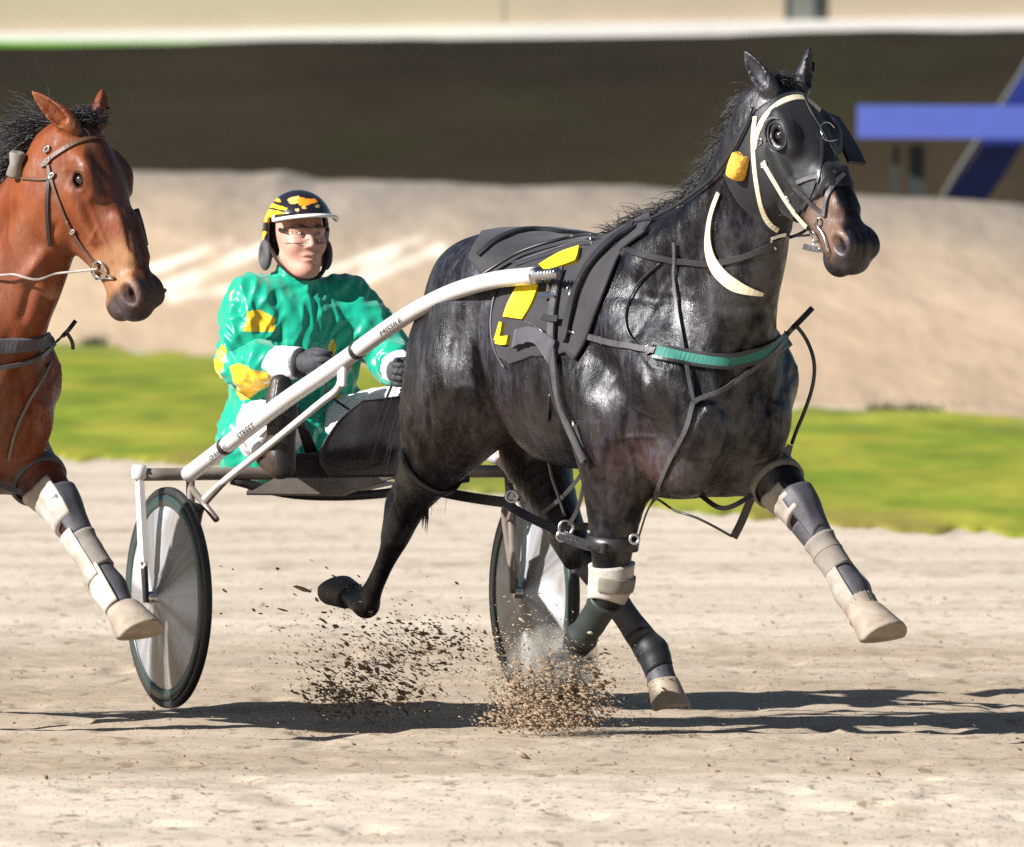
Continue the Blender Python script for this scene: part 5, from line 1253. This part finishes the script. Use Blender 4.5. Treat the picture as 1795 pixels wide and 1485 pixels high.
# ---------------- breast collar and the straps hung from it
bc = strap(s, 'breast_collar', [(1152, 620), (1180, 625), (1220, 630), (1270, 634), (1310, 628), (1345, 614), (1375, 600), (1393, 588)], .046, M_teal, .012, .010)
for d in (-11, 11): strap(s, 'collar_binding', [(1148, 617 + d), (1180, 624 + d), (1220, 629 + d), (1270, 633 + d), (1310, 627 + d), (1345, 613 + d), (1375, 599 + d), (1394, 586 + d)], .010, M_leather, .010, .013, bc)
strap(s, 'tug_strap', [(1016, 586), (1050, 594), (1085, 603), (1120, 611), (1150, 617)], .020, M_leather2, .005, .010)
ringat(s, 'buckle', 1138, 614, .014, M_chrome, None, .003); ringat(s, 'buckle', 1056, 596, .012, M_chrome, None, .003)
strap(s, 'hanger_strap', [(1186, 425), (1186, 480), (1190, 540), (1196, 600), (1205, 660), (1215, 703)], .012, M_leather2, .004, .014)
strap(s, 'hanger_strap', [(1160, 460), (1125, 492), (1103, 530), (1098, 565), (1108, 595), (1130, 612)], .007, M_leather, off=.008, rnd=True)
strap(s, 'hopple_strap', [(1215, 705), (1250, 690), (1300, 658), (1345, 622), (1378, 590), (1398, 568)], .016, M_leather2, .004, .016)
strap(s, 'hopple_strap', [(1360, 602), (1378, 588), (1392, 573, .17), (1405, 560, .20), (1424, 540, .24)], .018, M_leather, .007)
strap(s, 'hopple_strap', [(1215, 705), (1205, 750), (1180, 800), (1155, 855), (1138, 900), (1124, 942)], .016, M_leather2, .004, .010)
strap(s, 'hopple_strap', [(1393, 568, .20), (1412, 592, .24), (1427, 632, .26), (1425, 675, .26), (1410, 722, .25), (1396, 755, .24), (1388, 778, .24)], .012, M_leather, off=0, rnd=True)
# hopples: loops round the legs and the straps between them
LF1 = loop(s, 'hopple_loop', (.465, .19, .79), (.80, .07, -.60), .032, M_taupe, .010, .004, cap=.092)
strap(s, 'hopple_strap', [(1385, 780, .22), (1380, 800, .21)], .02, M_taupe, .006, parent=LF1)
strap(s, 'hopple_tail', [(1322, 862, .13), (1312, 885, .12), (1300, 915, .12), (1286, 942, .12)], .026, M_leather, .006)
strap(s, 'hopple_tail', [(1228, 868, .0), (1262, 892, .02), (1290, 885, .05), (1318, 868, .1)], .016, M_leather, .006)
strap(s, 'hopple_tail', [(1150, 872), (1165, 884), (1182, 896, -.1), (1215, 905, -.06), (1250, 922, 0), (1282, 940, .1)], .008, M_leather2, rnd=True)
RF1 = loop(s, 'hopple_loop', (.055, -.165, .60), (.12, .0, 1), .042, M_leather, .014, .006)
RH1 = loop(s, 'hopple_loop', (-.955, -.20, .79), (-.80, .0, -.55), .024, M_leather, .012, .006, cap=.135)
strap(s, 'hopple_strap', [(752, 858, -.10), (800, 868, -.10), (850, 876, -.10), (880, 880, -.10)], .034, M_leather, .008)
strap(s, 'hopple_strap', [(880, 876, -.10), (905, 895, -.08), (945, 915, -.09), (985, 934, -.12)], .030, M_leather, .010)
strap(s, 'hopple_strap', [(975, 930, -.12), (1000, 946, -.14), (1030, 956, -.2), (1060, 962, -.235)], .034, M_leather, .010)
strap(s, 'hopple_strap', [(985, 925, -.02), (1010, 922, .0), (1050, 924, .02)], .024, M_leather, .010)
for px, py, r in ((897, 870, .018), (992, 925, .022), (985, 940, .016), (1112, 945, .014)): ringat(s, 'buckle', px, py, r, M_steel, None, .005, v=-.12 if px < 1100 else -.25)
strap(s, 'hanger_strap', [(968, 690), (962, 740), (960, 790, -.18), (965, 830, -.16), (978, 868, -.14), (990, 905, -.13)], .009, M_leather, off=.008, rnd=True)
strap(s, 'hanger_strap', [(1012, 745), (1022, 778), (1030, 800), (1024, 824, -.12), (1005, 850, -.12), (985, 872, -.12), (950, 900, -.1)], .013, M_leather2, .005, .008)
strap(s, 'hanger_strap', [(1026, 822, -.12), (1022, 856, -.12), (1014, 890, -.12), (998, 920, -.12)], .013, M_leather2, .005)
# ---------------- leg boots
sleeve(s, 'knee_boot', (.505, .193, .768), (.60, .207, .69), M_pale, .007, .004, ang=(40, 165), t0=lambda f: .12 * math.sin(f * 2), wob=.002)
sleeve(s, 'knee_boot', (.54, .198, .745), (.66, .222, .615), M_greyboot, .006, .005, ang=(-190, 60), t1=lambda f: 1 - .1 * math.cos(f * 2))
sleeve(s, 'shin_boot', (.61, .21, .67), (.70, .238, .56), M_greyboot, .006, .004)
bd = sleeve(s, 'bandage', (.655, .222, .615), (.735, .247, .52), M_bandage, .011, .004, wob=.002); loop(s, 'bandage_edge', (.69, .235, .573), (.6, .15, -.75), .003, M_taupe, .004, .015, bd)
sleeve(s, 'ankle_boot', (.735, .247, .52), (.83, .264, .415), M_pale, .008, .006, ang=(40, 165)); sleeve(s, 'ankle_boot', (.735, .247, .52), (.82, .262, .43), M_pale, .008, .006, ang=(-150, -60))
sleeve(s, 'ankle_wrap', (.735, .247, .52), (.845, .265, .40), M_greyboot, .004, .003)
sleeve(s, 'bell_collar', (.822, .263, .425), (.862, .266, .388), M_hoof_rub, .010, .006, ribs=20)
kb = sleeve(s, 'knee_boot', (.05, -.16, .545), (.02, -.16, .425), M_whiteboot, .007, .006, t0=lambda f: .22 * (1 - math.cos(f + .9)) / 2, t1=lambda f: 1 - .08 * math.sin(f * 2), wob=.002)
sleeve(s, 'knee_strap', (.043, -.16, .50), (.033, -.16, .455), M_taupe, .014, .006, ang=(-120, 60), parent=kb)
sleeve(s, 'shin_boot', (.015, -.16, .425), (-.135, -.16, .30), M_dkgreen, .006, .004, wob=.003)
sleeve(s, 'shin_boot', (-.47, .075, .52), (-.32, .18, .28), M_greyboot, .005, .004, wob=.002)
sleeve(s, 'bandage', (-.335, .17, .305), (-.262, .204, .185), M_hood, .005, .004, wob=.003); sleeve(s, 'coronet_band', (-.265, .203, .19), (-.248, .207, .145), M_greyboot, .004, .004)
V, Fs = hair(np.array([s.fr.loc(np.array(s.fr.pv(px, py, -.17))) for px, py in np.stack([np.linspace(738, 752, 40), np.linspace(862, 885, 40)], 1)]), [(-.1, 0, -1)] * 40, .09, .6, .0022, 44, .3); add('leg_feather', V, Fs, M_mane, s.o, local=True)

# ---------------- bay horse
s = B2
bb = strap(s, 'browband', [(74, 292), (86, 280), (108, 264), (134, 250), (160, 242), (188, 238)], .014, M_tanlea, .006, .006)
strap(s, 'cheek_strap', [(86, 290), (92, 320), (104, 355), (118, 390), (136, 418), (154, 444), (174, 466)], .010, M_tanlea, .005, .006, bb)
strap(s, 'throat_strap', [(88, 300), (84, 340), (84, 385), (88, 430)], .012, M_leather, .004, .006, bb)
strap(s, 'head_strap', [(40, 313), (60, 315), (80, 316), (92, 312)], .009, M_tanlea, .006, .006, bb, rnd=True)
strap(s, 'nose_strap', [(118, 386), (135, 425), (158, 452), (182, 478), (202, 488)], .007, M_tanlea, off=.006, parent=bb, rnd=True)
for px, py, r, q in ((84, 262, .011, .7), (83, 284, .017, .4), (92, 308, .010, .5), (128, 405, .010, .4)): ringat(s, 'buckle', px, py, r, M_chrome, bb, .004, q=q)
ringat(s, 'bit_ring', 177, 472, .027, M_chrome, bb, .0045); ringat(s, 'bit_ring', 170, 480, .014, M_chrome, bb, .004)
strap(s, 'bit', [(174, 486), (186, 487), (200, 488)], .008, M_chrome, off=.008, parent=bb, rnd=True)
strap(s, 'rein', [(-60, 484), (0, 481), (60, 481), (92, 480), hit(s, 176, 470)[0] + hit(s, 176, 470)[1] * .012], .008, M_pale, off=.03, rnd=True)
rb = [(s.hp(.36, .03, .085), s.hp(.46, .04, .085)), (s.hp(.56, -.01, .075), s.hp(.60, -.0, .13))]
V, Fs = tube([s.hp(.30, .05, .078), s.hp(.36, .045, .074), s.hp(.42, .035, .070)], .010, 8); add('cheek_strap', V, Fs, M_leather, bb, local=True)
V, Fs = ball(s.hp(.56, -.005, .085), .024, 14, (1, 1.3, .7)); V = V + .004 * fbm(V * 60, 3, 2)[:, None]; add('bit_guard', V, Fs, M_leather, bb, local=True); V, Fs = torus(s.hp(.575, -.05, .08), s.hs + s.hd, .016, .003, 20, 6); add('bit_ring', V, Fs, M_chrome, bb, local=True)
p, n = hit(s, 38, 292); V, Fs = lathe(p + n * .02, (.15, -.2, 1), [(.008, .036), (.020, .04), (.026, .034), (.020, .0), (.027, -.034), (.020, -.042), (.008, -.04), (.008, .036)], 24); add('fleece_roll', V, Fs, M_taupe, bb)
strap(s, 'breast_collar', [(-90, 600), (-40, 606), (0, 606), (40, 603), (75, 597), (104, 588), (116, 582)], .048, M_greyboot, .012, .008)
strap(s, 'hopple_strap', [(-60, 655), (0, 644), (45, 632), (85, 612), (110, 592), (120, 578)], .015, M_leather2, .005, .014); strap(s, 'hopple_strap', [(84, 608), (98, 600), (112, 588, .16), (122, 577, .2), (132, 563, .23)], .014, M_leather, .007)
ringat(s, 'buckle', 100, 600, .016, M_chrome, None, .004, q=.7)
strap(s, 'hopple_strap', [(118, 585, .2), (129, 600, .24), (128, 612, .24)], .012, M_leather, rnd=True)
strap(s, 'hanger_strap', [(112, 608), (85, 640), (62, 680), (40, 720), (22, 765), (15, 805)], .009, M_taupe, .004, .008)
L2 = loop(s, 'hopple_loop', (.455, .19, .795), (.80, .07, -.60), .036, M_leather2, .012, .004, cap=.092)
strap(s, 'hopple_tail', [(-30, 838, .0), (0, 850, .04), (22, 860, .08), (40, 862, .1)], .018, M_leather, .008)
sleeve(s, 'knee_boot', (.505, .193, .768), (.625, .212, .66), M_whiteboot, .008, .004, ang=(20, 165), t0=lambda f: .1 * math.sin(f * 2), wob=.002)
sleeve(s, 'knee_boot', (.545, .198, .742), (.66, .222, .615), M_greyboot, .006, .005, ang=(-190, 60))
bd = sleeve(s, 'bandage', (.655, .222, .615), (.74, .248, .515), M_bandage, .011, .004, wob=.002); sleeve(s, 'shin_boot', (.64, .218, .63), (.76, .252, .49), M_whiteboot, .013, .006, ang=(40, 175))
sleeve(s, 'ankle_boot', (.735, .247, .52), (.84, .264, .405), M_whiteboot, .010, .006, ang=(30, 165)); sleeve(s, 'ankle_wrap', (.735, .247, .52), (.845, .265, .40), M_greyboot, .004, .003)

# ---------------- the driver's reins
rn = empty('driving_rein', SU)
tag(rn, 'thin black driving reins running from the gloved hands over the black horse', 'rein')
def world(P): return SU.wa(np.array(P))
hR, hL = world(GRIP[-1]), world(GRIP[1])
A, _ = path(B1, [(1047, 424), (1000, 432), (940, 447), (880, 470), (830, 498)], .03)
mid = [A[-1] * (1 - k) + hR * k + np.array([0, 0, -.02 * math.sin(k * math.pi)]) for k in (.35, .7, 1.0)]
V, Fs = tube(list(A) + mid, .0055, 8, 2); add('rein_line', V, Fs, M_leather, rn)
lr = [H1.w(.9, .085, 1.62), H1.w(.5, .19, 1.55), H1.w(-.08, .20, 1.56), H1.w(-.6, .31, 1.46), H1.w(-1.0, .30, 1.36)]
V, Fs = tube([np.array(q) for q in lr] + [hL], .0055, 8, 8); add('rein_line', V, Fs, M_leather, rn)
V, Fs = tube([hR, hR + np.array([.02, -.02, -.10]), hR + np.array([.16, .05, -.19]), hL + np.array([-.05, 0, -.12]), hL], .005, 8, 8); add('rein_line', V, Fs, M_leather, rn)
# ================================================================ kicked-up dirt
M_clod = mat('dirt_clod', (.25, .18, .12), .95, spec=.1, var=.5, vscale=14)
M_clod2 = mat('wet_clod', (.22, .16, .105), .95, spec=.1, var=.5, vscale=14)
ICO = None
def clods(name, C, S, m, seed, stretch=(1, 1, 1)):
    g = np.random.default_rng(seed); bm = bmesh.new(); bmesh.ops.create_icosphere(bm, subdivisions=1, radius=1); v0 = np.array([v.co[:] for v in bm.verts]); bm.verts.index_update(); f0 = np.array([[v.index for v in f.verts] for f in bm.faces]); bm.free()
    n = len(C); V = np.repeat(v0[None], n, 0) * g.uniform(.55, 1.35, (n, len(v0), 1)); ax = g.normal(size=(n, 3)); ax /= np.linalg.norm(ax, axis=1, keepdims=True)
    K = np.array(stretch) * g.uniform(.6, 1.5, (n, 3)); V = V * K[:, None]; a = g.uniform(0, .8, n)
    c, s_ = np.cos(a)[:, None], np.sin(a)[:, None]; V = np.stack([V[..., 0] * c + V[..., 2] * s_, V[..., 1], -V[..., 0] * s_ + V[..., 2] * c], -1)
    V = V * S[:, None, None] + C[:, None]; Fs = (f0[None] + (np.arange(n) * len(v0))[:, None, None]).reshape(-1, 3)
    return add(name, V.reshape(-1, 3), Fs, m, smooth=False)
def cloud(cx, cy, Y, sx, sy, dep, n, seed, lean=0.0, floor=.004):
    g = np.random.default_rng(seed); r = g.normal(size=(n * 2, 3)); r = r[(np.abs(r) < 2.3).all(1)][:n]
    o = np.array(at_y(cx, cy, Y)); k = (45 + Y) / F
    P = np.stack([r[:, 0] * sx * k + lean * r[:, 2] * sy * k, r[:, 1] * dep, -r[:, 2] * sy * k], -1) + o; P[:, 2] = np.maximum(P[:, 2], floor + g.uniform(0, .03, len(P))); return P
g = np.random.default_rng(3)
P = np.concatenate([cloud(965, 1228, .1, 52, 32, .16, 1700, 1), cloud(985, 1175, .12, 40, 26, .1, 260, 2), cloud(945, 1262, -.05, 45, 14, .16, 500, 6)])
tag(clods('dirt_spray', P, g.gamma(2.2, .00125, len(P)) + .0011, M_clod, 5, (1.9, 1, .65)), 'spray of brown dirt thrown up under the black horse\'s front hoof', 'dirt spray', kind='stuff')
P = np.concatenate([cloud(650, 1205, .9, 62, 34, .28, 800, 3), cloud(740, 1130, .8, 62, 24, .25, 480, 4), cloud(640, 1075, 1.0, 120, 45, .3, 110, 7), cloud(590, 1225, .9, 30, 16, .25, 350, 8)])
tag(clods('dirt_spray', P, g.gamma(2.0, .00115, len(P)) + .0010, M_clod2, 6, (1.8, 1, .65)), 'darker scattered dirt clods flying behind the black horse beside the near wheel', 'dirt spray', kind='stuff')
P = np.concatenate([cloud(975, 1205, .1, 70, 48, .2, 2600, 21), cloud(660, 1180, .9, 95, 55, .3, 1500, 22), cloud(930, 1130, .2, 60, 40, .2, 500, 23)])
tag(clods('sand_spray', P, g.gamma(2.0, .0005, len(P)) + .0006, mat('flying_sand', (.36, .285, .205), .95, spec=.1, var=.3, vscale=20), 15, (1.9, 1, .7)), 'fine sand grains flying in the air round the thrown dirt', 'sand spray', kind='stuff')
# crumbs lying on the track
n = 2200; X = g.uniform(-2.6, 2.6, n); Y = -8 + 24 * g.uniform(0, 1, n) ** 1.3
P = np.stack([X, Y, np.zeros(n) - .004], -1); S = g.gamma(1.5, .0013, n) + .0012
tag(clods('track_crumbs', P, S, M_clod, 9, (1.5, 1, .5)), 'loose crumbs of dirt lying on the track', 'dirt', kind='stuff')

# pale dust hanging over the landing hoof
def dust(name, px, py, Y, rx, ry, rz, dens, seed, label):
    c = np.array(at_y(px, py, Y)); V, Fs = ball((0, 0, 0), 1, 24); V = V * (rx, ry, rz); V = V * (1 + .15 * fbm(V * 8, seed, 2))[:, None]
    o = add(name, V + c, Fs, None); me = o.data
    m = bpy.data.materials.new('dust'); m.use_nodes = True; N, L = m.node_tree.nodes, m.node_tree.links; N.remove(N['Principled BSDF'])
    pv = N.new('ShaderNodeVolumePrincipled'); pv.inputs['Color'].default_value = (.9, .84, .74, 1); L.new(pv.outputs[0], N['Material Output'].inputs['Volume'])
    geo = N.new('ShaderNodeNewGeometry'); sub = N.new('ShaderNodeVectorMath'); sub.operation = 'SUBTRACT'; L.new(geo.outputs['Position'], sub.inputs[0]); sub.inputs[1].default_value = tuple(c)
    dv = N.new('ShaderNodeVectorMath'); dv.operation = 'DIVIDE'; L.new(sub.outputs[0], dv.inputs[0]); dv.inputs[1].default_value = (rx, ry, rz); ln = N.new('ShaderNodeVectorMath'); ln.operation = 'LENGTH'; L.new(dv.outputs[0], ln.inputs[0])
    fall = N.new('ShaderNodeMapRange'); fall.inputs['From Min'].default_value = .95; fall.inputs['From Max'].default_value = .1; L.new(ln.outputs['Value'], fall.inputs['Value'])
    nz = N.new('ShaderNodeTexNoise'); nz.inputs['Scale'].default_value = 14; nz.inputs['Detail'].default_value = 5; L.new(geo.outputs['Position'], nz.inputs['Vector'])
    nr = N.new('ShaderNodeMapRange'); nr.inputs['From Min'].default_value = .42; nr.inputs['From Max'].default_value = .68; L.new(nz.outputs['Fac'], nr.inputs['Value'])
    mu = N.new('ShaderNodeMath'); mu.operation = 'MULTIPLY'; L.new(fall.outputs[0], mu.inputs[0]); L.new(nr.outputs[0], mu.inputs[1]); m2 = N.new('ShaderNodeMath'); m2.operation = 'MULTIPLY'; L.new(mu.outputs[0], m2.inputs[0]); m2.inputs[1].default_value = dens; L.new(m2.outputs[0], pv.inputs['Density'])
    me.materials.append(m); tag(o, label, 'dust', kind='stuff')
dust('dust', 970, 1165, .12, .17, .15, .14, 50, 5, 'pale puff of dust rising over the dirt spray under the front hoof')

# two weeds at the far edge of the grass
M_weed = mat('weed_leaf', (.035, .05, .014), .8, var=.4, vscale=9)
for (px, py, hgt, wid, lab) in ((167, 608, .16, .05, 'small dark weed on the edge of the sand beside the bay horse'), (1598, 722, .12, .22, 'low dark weed patch on the far edge of the grass at the right')):
    c = on_ground(px, py); g = np.random.default_rng(int(px)); n = 130; fr_ = Frame(c.x, c.y, 90); o = empty('weed', fr_); tag(o, lab, 'weed')
    rr = np.stack([g.normal(c.x, wid, n), g.normal(c.y, wid, n), np.full(n, -.01)], 1); V, Fs = hair(rr, np.stack([g.normal(0, .6, n), g.normal(0, .6, n), np.ones(n)], 1), hgt, .9, .009, int(px), .3, 4); add('leaf_tuft', V, Fs, M_weed, o)
